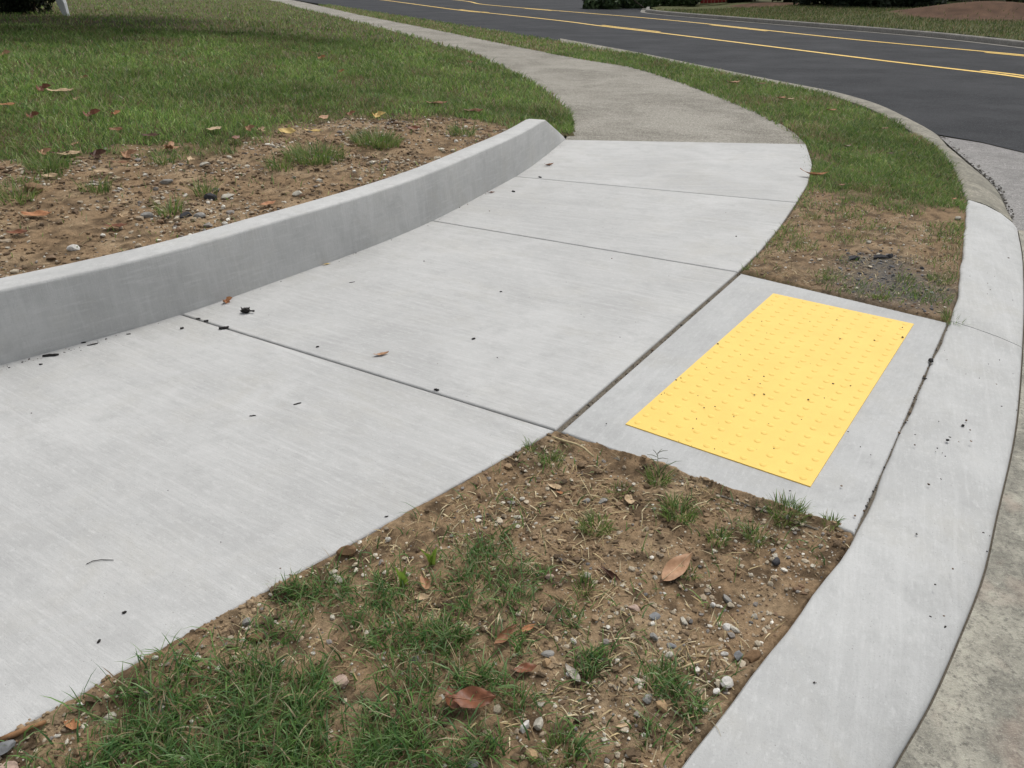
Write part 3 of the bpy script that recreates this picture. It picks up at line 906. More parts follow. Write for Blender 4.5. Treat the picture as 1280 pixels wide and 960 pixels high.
GREENS = np.array([[.105, .185, .042], [.150, .235, .052], [.185, .255, .066], [.080, .155, .042], [.235, .285, .110]])
DRY = np.array([[.34, .27, .15], [.28, .21, .11], [.42, .36, .23], [.22, .16, .09]])
def grass_cols(n, dry=.1, rng=RNG, tint=(1, 1, 1)):
    a = GREENS[rng.integers(0, len(GREENS), n)] * rng.uniform(.75, 1.25, (n, 1)) * np.array(tint)
    b = DRY[rng.integers(0, len(DRY), n)] * rng.uniform(.7, 1.15, (n, 1))
    m = rng.random(n) < dry
    return np.where(m[:, None], b, a)

def scatter(n, x0, x1, y0, y1, dens, rng=RNG):
    x = rng.uniform(x0, x1, n); y = rng.uniform(y0, y1, n)
    k = rng.random(n) < dens(x, y)
    return x[k], y[k]

# front clumps: world centre, radius, weight
CLUMPS = []
def clump_at(p, r, wgt=1.0): CLUMPS.append((p[0], p[1], r, wgt))
for p, r, wgt in (((-0.852, 1.015, 0.000), .13, 1), ((-0.747, 1.033, 0.000), .12, 1), ((-0.682, 1.171, 0.000), .11, 1), ((-0.778, 1.214, 0.000), .09, .9), ((-0.597, 1.236, 0.000), .09, .9), ((-0.566, 1.080, 0.000), .13, 1), ((-0.411, 1.129, 0.000), .12, 1.0), ((-0.339, 1.024, 0.000), .13, 1), ((-0.248, 1.192, 0.000), .10, .9), ((-0.166, 1.071, 0.000), .12, 1), ((-0.268, 1.090, 0.000), .11, 1),
                  ((-0.541, 1.469, 0.000), .065, 1), ((-0.472, 1.506, 0.000), .06, .8), ((-0.286, 1.497, 0.000), .065, 1), ((-0.061, 1.652, 0.000), .075, 1), ((0.000, 1.551, 0.000), .075, 1), ((-0.081, 1.477, 0.000), .08, .9), ((0.010, 1.435, 0.000), .07, .9), ((-0.163, 1.361, 0.000), .075, .8), ((-0.029, 1.344, 0.000), .07, .9), ((-0.235, 1.311, 0.000), .07, .7), ((-0.081, 1.236, 0.000), .075, .8), ((-0.332, 1.331, 0.000), .065, .6),
                  ((0.097, 1.033, 0.000), .07, .8), ((0.353, 1.210, 0.000), .055, .9), ((0.376, 1.129, 0.000), .06, .8), ((0.320, 1.099, 0.000), .05, .7), ((0.192, 1.255, 0.000), .045, .7), ((0.000, 1.061, 0.000), .05, .5), ((-0.128, 1.006, 0.000), .1, .8), ((-0.556, 1.356, 0.000), .05, .6), ((-0.395, 1.422, 0.000), .05, .5), ((0.138, 1.408, 0.000), .05, .4), ((-0.633, 1.033, 0.000), .12, 1), ((-0.434, 1.015, 0.000), .12, 1), ((0.035, 1.171, 0.000), .06, .45), ((-0.153, 1.645, 0.000), .05, .5), ((-0.371, 1.645, 0.000), .04, .3)):
    clump_at(p, r, wgt)
for x, y in ((-.55, .85), (-.25, .82), (.0, .8), (-.8, .8), (-.4, .6), (-1.0, .7)):
    clump_at((x, y, 0), .17, 1)
CLEAR = [(p, .04) for p in [(0.029, 1.099, 0.000), (0.057, 1.101, 0.000), (0.039, 1.033, 0.000), (0.060, 1.030, 0.000), (0.325, 1.137, 0.000), (-0.019, 1.341, 0.000), (0.035, 1.245, 0.000), (-0.386, 1.214, 0.000), (0.480, 1.201, 0.000), (-0.224, 1.512, 0.000), (0.081, 1.269, 0.000)]] + [(p, .06) for p in [(-0.069, 1.150, 0.000), (-0.104, 1.158, 0.000)]] + [([(0.438, 1.588, 0.000)][0], .07)]
def clump_density(x, y):
    d = np.zeros(x.shape)
    for cx, cy, r, wgt in CLUMPS:
        d = np.maximum(d, wgt * np.exp(-(((x - cx) ** 2 + (y - cy) ** 2) / (r * r)) ** 1.3))
    d = d * (.25 + 1.15 * np.clip((fbm(x * 14, y * 14, 71, 3) - .38) * 3.2, 0, 1)) * np.clip((fbm(x * 5.5, y * 5.5, 73, 3) - .30) * 5, .5, 1)
    for (cx, cy, _z), r in CLEAR:
        d = d * (1 - np.exp(-(((x - cx) ** 2 + (y - cy + .012) ** 2) / (r * r)) ** 2))
    d[~in_poly(x, y, grow(FRONT, -.012))] = 0
    return d
x, y = scatter(170000, -1.5, .9, .45, 2.4, lambda x, y: clump_density(x, y) * .95 + .02 * in_poly(x, y, grow(FRONT, -.02)) * (fbm(x * 5, y * 5, 75, 2) > .45))
n = len(x); z = front_z(x, y)
h = (1 + .25 * np.exp(-((x + .45) ** 2 + (y - 1.0) ** 2) / .30)) * RNG.uniform(.022, .060, n) * (.8 + .5 * fbm(x * 6, y * 6, 77, 2)); 
blades("grass", np.stack([x, y, z], 1), h, RNG.uniform(.0020, .0048, n), RNG.uniform(.45, 1.3, n), RNG.uniform(0, 6.283, n), RNG.uniform(0, 6.283, n), grass_cols(n, .15, RNG, (.80, .96, 1.05)), M_GRASS)
tag(bpy.data.objects["grass"], kind="stuff")
# dead straw lying over the soil
def straw_d(x, y):
    s = np.zeros(x.shape)
    for p, r in (((0.180, 1.331, 0.000), .16), ((0.366, 1.259, 0.000), .12), ((0.000, 1.822, 0.000), .12), ((-0.185, 1.785, 0.000), .1), ((0.141, 1.822, 0.000), .16), ((-0.197, 1.408, 0.000), .14), ((-0.094, 1.822, 0.000), .12), ((0.087, 1.171, 0.000), .1), ((0.262, 1.463, 0.000), .12), ((-0.575, 1.356, 0.000), .1), ((0.564, 1.941, 0.000), .09), ((0.831, 1.785, 0.000), .06), ((0.440, 1.109, 0.000), .1), ((-0.354, 1.679, 0.000), .08)):
        s = np.maximum(s, np.exp(-((x - p[0]) ** 2 + (y - p[1]) ** 2) / r ** 2))
    s = .10 + .9 * s
    s[~in_poly(x, y, grow(FRONT, -.012))] = 0
    return s * np.clip((fbm(x * 20, y * 20, 81, 2) - .25) * 2, 0, 1)
x, y = scatter(36000, -1.4, 1.0, .6, 2.4, straw_d)
n = len(x); az = RNG.uniform(0, 6.283, n)
z = front_z(x, y) + .004
blades("dead_grass", np.stack([x, y, z], 1), RNG.uniform(.014, .048, n), RNG.uniform(.0016, .0042, n), RNG.uniform(.9, 1.3, n), az, az + 1.57, DRY[RNG.integers(0, 4, n)] * RNG.uniform(.7, 1.45, (n, 1)), M_STRAW, lie=.30)
tag(bpy.data.objects["dead_grass"], kind="stuff")

# separate tufts
def tuft(p, zf, r, nb, h0, h1, label, group, seed, dry=.08, name="grass_tuft", wide=(.0018, .0034), sc=1.0):
    rng = np.random.default_rng(seed)
    a = rng.uniform(0, 6.283, nb); rr = r * np.sqrt(rng.random(nb)) * .75
    ox, oy = rr * np.cos(a), rr * np.sin(a)
    z0 = float(zf(np.array([p[0]]), np.array([p[1]]))[0])
    zz = zf(p[0] + ox, p[1] + oy) - z0
    az = a + rng.normal(0, .6, nb)
    o = blades(name, np.stack([ox, oy, zz], 1), rng.uniform(h0, h1, nb), rng.uniform(*wide, nb) * sc, rng.uniform(.3, 1.15, nb), az, rng.uniform(0, 6.283, nb), grass_cols(nb, dry, rng), M_GRASS)
    o.location = (p[0], p[1], z0)
    tag(o, label, "grass tuft", group)
    return o
TG = "grass tufts growing in the bare soil"
TUFTS = [
 ((0.240, 1.759, 0.000), .055, 190, .02, .05, "round green grass tuft alone in the bare soil left of the big tan leaf"),
 ((0.458, 1.996, 0.000), .045, 120, .02, .06, "grass tuft at the near edge of the ramp slab beneath the crabgrass stalk"),
 ((0.487, 1.822, 0.000), .065, 230, .025, .06, "thick green grass tuft between the big tan leaf and the ramp slab"),
 ((0.580, 1.720, 0.000), .04, 100, .02, .045, "small grass tuft right of the thickest one above the big tan leaf"),
 ((0.689, 1.731, 0.000), .04, 110, .02, .05, "narrow grass tuft by the small brown leaf near the slab corner"),
 ((0.808, 1.822, 0.000), .065, 230, .02, .055, "dark green grass tuft creeping along the slab below the plate's lowest corner"),
 ((0.912, 1.766, 0.000), .03, 60, .015, .035, "sparse grass tuft at the corner where slab and curb joint meet"),
 ((0.130, 2.095, 0.000), .045, 100, .02, .05, "grass tuft under the pale bent twig at the slab corner"),
 ((0.061, 2.166, 0.000), .02, 40, .02, .05, "few grass blades sticking out beside the sidewalk edge left of the pale twig"),
 ((0.331, 1.941, 0.000), .05, 90, .012, .03, "low yellowish grass tuft below the ramp slab, left of the crabgrass"),
 ((0.470, 1.575, 0.000), .03, 60, .015, .035, "little grass tuft touching the lower edge of the big tan leaf"),
 ((0.186, 1.521, 0.000), .035, 70, .02, .045, "loose grass tuft just left of the dark curled leaf"),
 ((0.097, 1.033, 0.000), .06, 150, .02, .05, "grass tuft at the bottom edge right of the tan pebble pair"),
]
for k, (p, r, nb, h0, h1, lab) in enumerate(TUFTS):
    tuft(p, front_z, r, nb, h0, h1, lab, TG, 100 + k)

# lawn grass: density falls and blade size grows with distance
def lawn_density(x, y):
    a = dirt_amount(x, y)
    d = np.hypot(x, y)
    edge, _ = poly_dist(x, y, WALK_LEFT)
    k = (1 - a) ** 1.5 + .012
    k = k * np.where(in_poly(x, y, LAWN_POLY), 1, 0)
    fov = (np.abs(x) < .90 * y + 1.4)
    return k * fov * np.clip((4.2 / d) ** 1.35, 0, 1) * (.55 + .9 * fbm(x * 3, y * 3, 91, 3)).clip(0, 1)
xs, ys = [], []
for (x0, x1, y0, y1, n) in ((-7.0, 1.0, 2.5, 9.0, 420000), (-13, .8, 9.0, 16.0, 400000), (-20, -.5, 16.0, 42.0, 420000)):
    x, y = scatter(n, x0, x1, y0, y1, lawn_density); xs.append(x); ys.append(y)
x = np.concatenate(xs); y = np.concatenate(ys); n = len(x)
d = np.hypot(x, y)
z = lawn_bump(x, y)
sc = np.clip(d / 4.5, .9, 4.0)
tone = (.25 + 1.15 * fbm(x * 1.2, y * 1.2, 95, 3) + .55 * fbm(x * 6, y * 6, 97, 2))[:, None] * RNG.uniform(.75, 1.3, (n, 1))
dryf = .10 + .32 * np.clip((fbm(x * 1.6, y * 1.6, 96, 3) - .48) * 4, 0, 1)
cg = grass_cols(n, 0.0) * tone; cd = DRY[RNG.integers(0, 4, n)] * RNG.uniform(.6, 1.0, (n, 1))
cc = np.where((RNG.random(n) < dryf)[:, None], cd, cg)
blades("lawn_grass", np.stack([x, y, z], 1), RNG.uniform(.028, .070, n) * (.65 + .7 * fbm(x * 3.5, y * 3.5, 98, 2)) * np.clip(sc * .75, .9, 1.5), RNG.uniform(.003, .0055, n) * sc, RNG.uniform(.4, 1.2, n), RNG.uniform(0, 6.283, n), RNG.uniform(-1.3, 1.3, n), cc, M_GRASS, 2)
tag(bpy.data.objects["lawn_grass"], kind="stuff")
print("lawn blades", n)

# strip grass
SB = [p[:2] for p in STRIP_SOIL]
def strip_density(x, y):
    ins = np.where(y > 6.3, near_poly(x, y, STRIP, .06), in_poly(x, y, grow(STRIP, -.01)))
    soil = in_poly(x, y, SB)
    ds, _ = poly_dist(x, y, [(*q, 0) for q in SB])
    f = fbm(x * 5, y * 5, 101, 3)
    k = np.where(soil, .22 * np.clip((f - .50) * 5, 0, 1.4) + .55 * np.exp(-ds / .06) * np.clip((f - .35) * 4, 0, 1), np.clip(.30 + ds / .35 * .6 + (f - .5) * 1.7, 0, 1))
    d = np.hypot(x, y)
    bare = np.exp(-(((x - BARE[0]) / .32) ** 2 + ((y - BARE[1]) / .17) ** 2))
    bare2 = np.exp(-(((x - BARE2[0]) / .15) ** 2 + ((y - BARE2[1]) / .45) ** 2))
    return ins * k * np.clip((4.8 / d) ** 1.3, 0, 1) * (1 - .85 * bare) * (1 - .85 * bare2)
BARE = [(3.141, 6.830, 0.000)][0]; BARE2 = [(2.565, 6.701, 0.000)][0]
xs, ys = [], []
for (x0, x1, y0, y1, n) in ((.8, 3.8, 3.4, 8.0, 150000), (-2.5, 4, 8.0, 16.0, 300000), (-11, 2.5, 16.0, 39.0, 600000)):
    x, y = scatter(n, x0, x1, y0, y1, strip_density); xs.append(x); ys.append(y)
x = np.concatenate(xs); y = np.concatenate(ys); n = len(x)
d = np.hypot(x, y); sc = np.clip(d / 4.8, .9, 4.0)
z = np.where(y < 8.3, strip_z(x, y), -.008)
_t = (.50 + .7 * fbm(x * 2, y * 2, 105, 3) + .4 * fbm(x * 8, y * 8, 106, 2))[:, None]
_dry = .07 + .40 * np.clip((fbm(x * 2.4, y * 2.4, 107, 3) - .54) * 5, 0, 1)
cg = np.where((RNG.random(n) < _dry)[:, None], DRY[RNG.integers(0, 4, n)] * RNG.uniform(.7, 1.1, (n, 1)), grass_cols(n, 0, RNG)) * _t
blades("strip_grass", np.stack([x, y, z], 1), RNG.uniform(.025, .06, n) * np.clip(sc * .8, .9, 1.5), RNG.uniform(.0028, .005, n) * sc, RNG.uniform(.4, 1.2, n), RNG.uniform(0, 6.283, n), RNG.uniform(-1.3, 1.3, n), cg, M_GRASS, 2)
tag(bpy.data.objects["strip_grass"], kind="stuff")
print("strip blades", n)

# far lawn grass
def far_density(x, y):
    return in_poly(x, y, FAR_POLY) * (1 - .97 * mulch_amount(x, y)) * (np.abs(x) < .75 * y)
x, y = scatter(110000, 4, 26, 12.5, 34, far_density); n = len(x)
blades("far_grass", np.stack([x, y, far_z(x, y)], 1), RNG.uniform(.05, .10, n), RNG.uniform(.010, .018, n), RNG.uniform(.2, .8, n), RNG.uniform(0, 6.283, n), RNG.uniform(-1, 1, n), grass_cols(n, .25, RNG, (.80, .72, .85)) * (.55 + .5 * fbm(x, y, 111, 3))[:, None], M_GRASS, 2)
tag(bpy.data.objects["far_grass"], kind="stuff")

# ------------------------------------------------------------------ stones
def ico(sub):
    bm = bmesh.new(); bmesh.ops.create_icosphere(bm, subdivisions=sub, radius=1.0)
    V = np.array([v.co[:] for v in bm.verts]); F = np.array([[v.index for v in f.verts] for f in bm.faces])
    bm.free(); return V, F
ICO1, ICO1F = ico(1); ICO2, ICO2F = ico(2)

def gravel(name, x, y, z, r, cols, rng=RNG, flat=.6):
    n = len(x); k = len(ICO1)
    V = np.repeat(ICO1[None], n, 0) * rng.uniform(.65, 1.25, (n, k, 1))
    V = V * np.stack([rng.uniform(.7, 1.3, n), rng.uniform(.6, 1.1, n), rng.uniform(.5, 1.0, n) * flat * 1.3], 1)[:, None, :]
    a = rng.uniform(0, 6.283, n); ca, sa = np.cos(a)[:, None], np.sin(a)[:, None]
    X = V[:, :, 0] * ca - V[:, :, 1] * sa; Y = V[:, :, 0] * sa + V[:, :, 1] * ca
    V = np.stack([X, Y, V[:, :, 2]], 2) * r[:, None, None] + np.stack([x, y, z + r * .25], 1)[:, None, :]
    F = (np.arange(n) * k)[:, None, None] + ICO1F[None]
    C = np.repeat(cols[:, None, :], k, 1)
    o = link(name, np_mesh(name, V.reshape(-1, 3), None, F.reshape(-1, 3), C.reshape(-1, 3), False), M_GRAVEL)
    tag(o, kind="stuff")
    return o
STONES = np.array([[.42, .36, .27], [.30, .24, .17], [.5, .46, .38], [.22, .20, .18], [.20, .13, .08], [.6, .57, .5], [.16, .11, .07], [.12, .115, .11]])
def stone_cols(n, rng=RNG, w=None):
    return STONES[rng.choice(len(STONES), n, p=w)] * rng.uniform(.75, 1.15, (n, 1))
def fr_g(x, y):
    s = .22 + .5 * np.clip((fbm(x * 4, y * 4, 121, 3) - .4) * 4, 0, 1)
    for p, r in (((0.549, 1.331, 0.000), .14), ((0.460, 1.192, 0.000), .12), ((0.248, 1.192, 0.000), .16), ((0.785, 1.645, 0.000), .14), ((-0.926, 1.099, 0.000), .10), ((-0.951, 1.052, 0.000), .1), ((0.086, 1.129, 0.000), .10), ((-0.464, 1.566, 0.000), .06), ((-0.641, 1.382, 0.000), .1)):
        s = s + .9 * np.exp(-((x - p[0]) ** 2 + (y - p[1]) ** 2) / r ** 2)
    s = s * in_poly(x, y, grow(FRONT, -.01))
    return s * (1 - .7 * clump_density(x, y).clip(0, 1))
x, y = scatter(26000, -1.4, 1.0, .6, 2.4, fr_g); n = len(x)
r = np.clip(.0029 * np.exp(RNG.normal(0, .6, n)), .001, .010)
gravel("verge_gravel", x, y, front_z(x, y), r, stone_cols(n, RNG, [.28, .24, .12, .09, .14, .05, .06, .02]))
# dirt crumbs
x, y = scatter(34000, -1.4, 1.0, .6, 2.4, lambda x, y: near_poly(x, y, FRONT, .012) * (front_z(x, y) > -.025) * np.clip((fbm(x * 6, y * 6, 125, 3) - .35) * 3, 0, 1)); n = len(x)
gravel("soil_crumbs", x, y, front_z(x, y), np.clip(.0034 * np.exp(RNG.normal(0, .55, n)), .001, .013), soil_col(x, y) * RNG.uniform(.6, 1.25, (n, 1)))
# strip gravel
def st_g(x, y):
    g = np.exp(-(((x - GREYP2[0]) / .20) ** 2 + ((y - GREYP2[1]) / .14) ** 2)) + .7 * np.exp(-(((x - GREYP[0]) / .28) ** 2 + ((y - GREYP[1]) / .25) ** 2))
    return in_poly(x, y, grow(STRIP_SOIL, -.015)) * (.30 + .9 * g)
x, y = scatter(16000, .9, 2.6, 2.7, 6.0, st_g); n = len(x)
gg = np.exp(-(((x - GREYP2[0]) / .22) ** 2 + ((y - GREYP2[1]) / .16) ** 2)) + np.exp(-(((x - GREYP[0]) / .3) ** 2 + ((y - GREYP[1]) / .26) ** 2))
cc = np.where((RNG.random(n) < gg * .8)[:, None], np.array([[.09, .09, .095]]) * RNG.uniform(.5, 2.4, (n, 1)), stone_cols(n, RNG, [.2, .2, .1, .06, .26, .06, .10, .02]))
gravel("strip_gravel", x, y, strip_z(x, y), np.clip(.0042 * np.exp(RNG.normal(0, .5, n)), .0015, .014), cc)
# gravel behind the retaining curb
x, y = scatter(40000, -4.3, .6, 2.2, 6.6, lambda x, y: in_poly(x, y, LAWN_POLY) * dirt_amount(x, y) * (.15 + .85 * np.clip((fbm(x * 3, y * 3, 131, 3) - .42) * 4, 0, 1))); n = len(x)
gravel("planting_gravel", x, y, lawn_bump(x, y), np.clip(.006 * np.exp(RNG.normal(0, .55, n)), .002, .022), stone_cols(n, RNG, [.22, .2, .14, .10, .16, .08, .08, .02]))
# dead grass scraps on it
x, y = scatter(26000, -4.3, .6, 2.2, 6.9, lambda x, y: in_poly(x, y, LAWN_POLY) * (dirt_amount(x, y) > .15) * np.clip((fbm(x * 5, y * 5, 133, 3) - .42) * 2.2, 0, .6)); n = len(x)
az = RNG.uniform(0, 6.283, n)
blades("planting_straw", np.stack([x, y, lawn_bump(x, y) + .004], 1), RNG.uniform(.02, .06, n), RNG.uniform(.002, .004, n), RNG.uniform(.9, 1.3, n), az, az + 1.57, DRY[RNG.integers(0, 4, n)] * RNG.uniform(.75, 1.2, (n, 1)), M_STRAW, 2, lie=.35)
tag(bpy.data.objects["planting_straw"], kind="stuff")
x, y = scatter(16000, .9, 2.7, 2.7, 6.6, lambda x, y: in_poly(x, y, grow(STRIP, -.015)) * np.clip((fbm(x * 5, y * 5, 137, 3) - .40) * 2.5, 0, .8)); n = len(x)
az = RNG.uniform(0, 6.283, n)
blades("strip_straw", np.stack([x, y, strip_z(x, y) + .004], 1), RNG.uniform(.02, .06, n), RNG.uniform(.002, .004, n), RNG.uniform(.9, 1.3, n), az, az + 1.57, DRY[RNG.integers(0, 4, n)] * RNG.uniform(.8, 1.3, (n, 1)), M_STRAW, 2, lie=.35)
tag(bpy.data.objects["strip_straw"], kind="stuff")
x, y = scatter(40000, -4.3, .6, 2.2, 6.9, lambda x, y: in_poly(x, y, LAWN_POLY) * dirt_amount(x, y) * np.clip((fbm(x * 4, y * 4, 139, 3) - .35) * 2.5, 0, 1)); n = len(x)
gravel("planting_crumbs", x, y, lawn_bump(x, y), np.clip(.006 * np.exp(RNG.normal(0, .5, n)), .002, .022), soil_col(x, y) * RNG.uniform(.6, 1.25, (n, 1)))

SCALE_ST = 1.5
def stone_mat(name, c): return plain(name, c, .85, .35, 60, .3, None, .5)
SM = {"white": stone_mat("white_quartz", (.62, .60, .56)), "pale": stone_mat("pale_stone", (.46, .43, .36)), "tan": stone_mat("tan_stone", (.40, .27, .15)),
      "brown": stone_mat("brown_clod", (.19, .115, .06)), "grey": stone_mat("grey_stone", (.27, .26, .24)), "blue": stone_mat("blue_grey_stone", (.20, .205, .21)),
      "dark": stone_mat("dark_stone", (.05, .05, .055)), "pink": stone_mat("pinkish_stone", (.42, .31, .25))}
def stone(p, zf, sx, sy, sz, rz, mat, label, seed, group="pebbles lying in the soil", cat="stone"):
    rng = np.random.default_rng(seed)
    sx, sy, sz = sx * SCALE_ST, sy * SCALE_ST, sz * SCALE_ST
    V = ICO2.copy()
    for dvec in rng.normal(0, 1, (11, 3)):                 # chop some flats
        dvec = dvec / np.linalg.norm(dvec); k = V @ dvec; lim = rng.uniform(.50, .85)
        V = V - np.outer(np.clip(k - lim, 0, None), dvec)
    V = V * (1 + rng.normal(0, .035, (len(V), 1)))
    V = V * np.array([sx, sy, sz])
    c, s = math.cos(rz), math.sin(rz)
    V = np.stack([V[:, 0] * c - V[:, 1] * s, V[:, 0] * s + V[:, 1] * c, V[:, 2]], 1)
    o = link("stone", np_mesh("stone", V, None, ICO2F, None, False), SM[mat])
    z = float(zf(np.array([p[0]]), np.array([p[1]]))[0])
    o.location = (p[0], p[1], z + sz * .45)
    tag(o, label, cat, group)
STONE_LIST = [
 ((0.029, 1.111, 0.000), .013, .009, .009, 1.4, "white", "white upright pebble, left one of the pair at the bottom of the soil"),
 ((0.058, 1.113, 0.000), .013, .010, .009, 1.2, "pale", "grey white pebble standing right of the whitest pebble of the pair"),
 ((0.039, 1.039, 0.000), .012, .009, .007, 2.2, "tan", "orange tan pebble below the white pair, left of a slim beige one"),
 ((0.060, 1.035, 0.000), .010, .005, .005, 1.6, "pink", "slim beige pebble right of the orange tan one"),
 ((0.327, 1.148, 0.000), .014, .010, .009, 2.3, "tan", "orange tan stone among grass near the street curb"),
 ((0.482, 1.210, 0.000), .012, .010, .010, .4, "white", "white angular stone nearest the curb edge at lower right"),
 ((0.450, 1.188, 0.000), .008, .007, .006, .9, "white", "small white pebble just left of the white angular stone by the curb"),
 ((0.559, 1.290, 0.000), .018, .012, .009, .5, "brown", "brown clod against the curb edge above the white angular stone"),
 ((-0.388, 1.223, 0.000), .015, .012, .010, .3, "pink", "beige stone lying in the grass at lower left centre"),
 ((-0.459, 1.551, 0.000), .014, .010, .006, 2.7, "pale", "flat cream stone by the sidewalk edge below the brown clod"),
 ((-0.477, 1.578, 0.000), .010, .008, .006, .2, "pale", "smaller cream stone touching the flat one by the sidewalk edge"),
 ((-0.448, 1.639, 0.000), .021, .012, .012, .4, "brown", "brown earth clod resting against the sidewalk edge"),
 ((-0.863, 1.131, 0.000), .011, .009, .006, .4, "pale", "flat pale stone in the soil near the sidewalk at lower left"),
 ((-0.932, 1.150, 0.000), .006, .006, .005, .4, "white", "tiny white pebble right at the sidewalk edge at lower left"),
 ((-0.614, 1.359, 0.000), .020, .012, .009, .3, "brown", "long brown clod lying along the sidewalk edge"),
 ((-0.650, 1.400, 0.000), .010, .008, .006, .8, "grey", "grey chip at the sidewalk edge beside the long brown clod"),
 ((-0.735, 1.295, 0.000), .008, .006, .005, .1, "pale", "cream pebble between the sidewalk and the thick grass at left"),
 ((-1.009, 1.003, 0.000), .018, .014, .009, .2, "pink", "tan stone in the bottom left corner"),
 ((-1.036, 1.044, 0.000), .014, .012, .008, .9, "blue", "dark blue grey stone at the left edge below the brown stick"),
 ((0.081, 1.276, 0.000), .009, .008, .007, .5, "tan", "rusty tan pebble right of the small red brown leaf"),
 ((0.304, 1.444, 0.000), .012, .009, .007, 2.5, "pink", "mauve grey pebble in open soil below the big tan leaf"),
 ((0.349, 1.414, 0.000), .012, .010, .004, .2, "blue", "flat blue grey stone pressed into soil right of the mauve pebble"),
 ((0.421, 1.403, 0.000), .011, .006, .006, 2.0, "pale", "pale pebble standing right of the flat blue grey stone"),
 ((0.338, 1.346, 0.000), .010, .008, .007, 1.9, "grey", "grey pebble above the pile of straw"),
 ((0.377, 1.319, 0.000), .011, .006, .004, 2.7, "blue", "thin slate chip right of the grey pebble above the straw"),
 ((0.526, 1.390, 0.000), .009, .008, .007, .5, "white", "white rounded pebble at right, left of a pale curved chip"),
 ((0.544, 1.385, 0.000), .011, .006, .005, 2.0, "pale", "pale curved chip right of the white rounded pebble"),
 ((0.552, 1.497, 0.000), .012, .006, .006, 2.2, "grey", "long grey pebble above the two white ones at right"),
 ((0.510, 1.472, 0.000), .006, .006, .005, .2, "white", "small round white pebble left of the long grey pebble"),
 ((0.531, 1.297, 0.000), .013, .010, .008, .3, "blue", "grey blue stone at right between white pebbles and brown clod"),
 ((0.499, 1.302, 0.000), .007, .006, .005, .4, "white", "white chip left of the grey blue stone near the curb"),
 ((0.720, 1.632, 0.000), .012, .009, .008, .8, "dark", "dark slate pebble below the grass by the slab corner"),
 ((0.200, 1.566, 0.000), .008, .007, .006, .4, "pale", "pale pebble left of the dark curled leaf"),
 ((0.099, 1.560, 0.000), .011, .007, .006, .3, "pink", "pinkish flat stone right of the green patch"),
 ((0.086, 1.302, 0.000), .013, .009, .004, .1, "grey", "grey flake above the rusty tan pebble"),
 ((0.367, 1.287, 0.000), .009, .007, .005, .3, "pale", "cream chip on the straw pile"),
 ((-0.100, 1.814, 0.000), .008, .006, .005, .1, "white", "leftmost cream pebble of three in a row below the sidewalk edge"),
 ((-0.042, 1.811, 0.000), .009, .006, .005, .1, "pale", "middle cream pebble of three in a row below the sidewalk edge"),
 ((0.016, 1.814, 0.000), .009, .006, .005, .1, "pale", "rightmost cream pebble of three in a row below the sidewalk edge"),
 ((0.018, 1.770, 0.000), .003, .003, .003, .1, "grey", "tiny grey pebble beneath the row of three cream ones"),
 ((0.274, 1.892, 0.000), .011, .010, .005, .1, "grey", "grey flat stone left of the small tan leaf below the ramp slab"),
 ((0.224, 1.892, 0.000), .010, .008, .005, .6, "grey", "dull grey pebble left of the grey flat stone below the ramp slab"),
 ((0.297, 1.171, 0.000), .013, .009, .006, .6, "grey", "greyish flat pebble left of the orange tan stone"),
 ((0.607, 1.435, 0.000), .007, .006, .005, .6, "pale", "cream pebble near the curb at right above the brown clod"),
 ((-0.080, 1.012, 0.000), .010, .009, .008, .6, "blue", "dark grey pebble at the bottom edge left of the pebble pair"),
 ((0.131, 1.248, 0.000), .007, .006, .004, .6, "white", "white fleck beside the pale grey leaf"),
]
for k, (p, sx, sy, sz, rz, mt, lab) in enumerate(STONE_LIST):
    stone(p, front_z, sx, sy, sz, rz, mt, lab, 300 + k)
for k, (p, sx, sy, sz, rz, mt, lab) in enumerate([
 ((1.998, 4.040, 0.000), .040, .014, .012, .1, "dark", "black elongated clod on grey grit beside the ramp"),
 ((1.853, 4.027, 0.000), .026, .015, .013, .3, "dark", "small black clod left of the elongated one on the grey grit"),
 ((2.060, 4.053, 0.000), .016, .013, .012, .3, "dark", "rounded black clod at the right end of the grey grit"),
 ((2.054, 4.318, 0.000), .012, .010, .008, .3, "pale", "pale pebble on brown soil above the black clods"),
 ((2.826, 4.820, 0.000), .020, .014, .010, .9, "pale", "pale chip leaning on the upper curb edge by the grass"),
 ((2.272, 4.615, 0.000), .010, .008, .006, .3, "pale", "cream pebble in brown soil below the right hand grass"),
]):
    stone(p, strip_z, sx, sy, sz, rz, mt, lab, 400 + k, "stones in the soil behind the ramp")
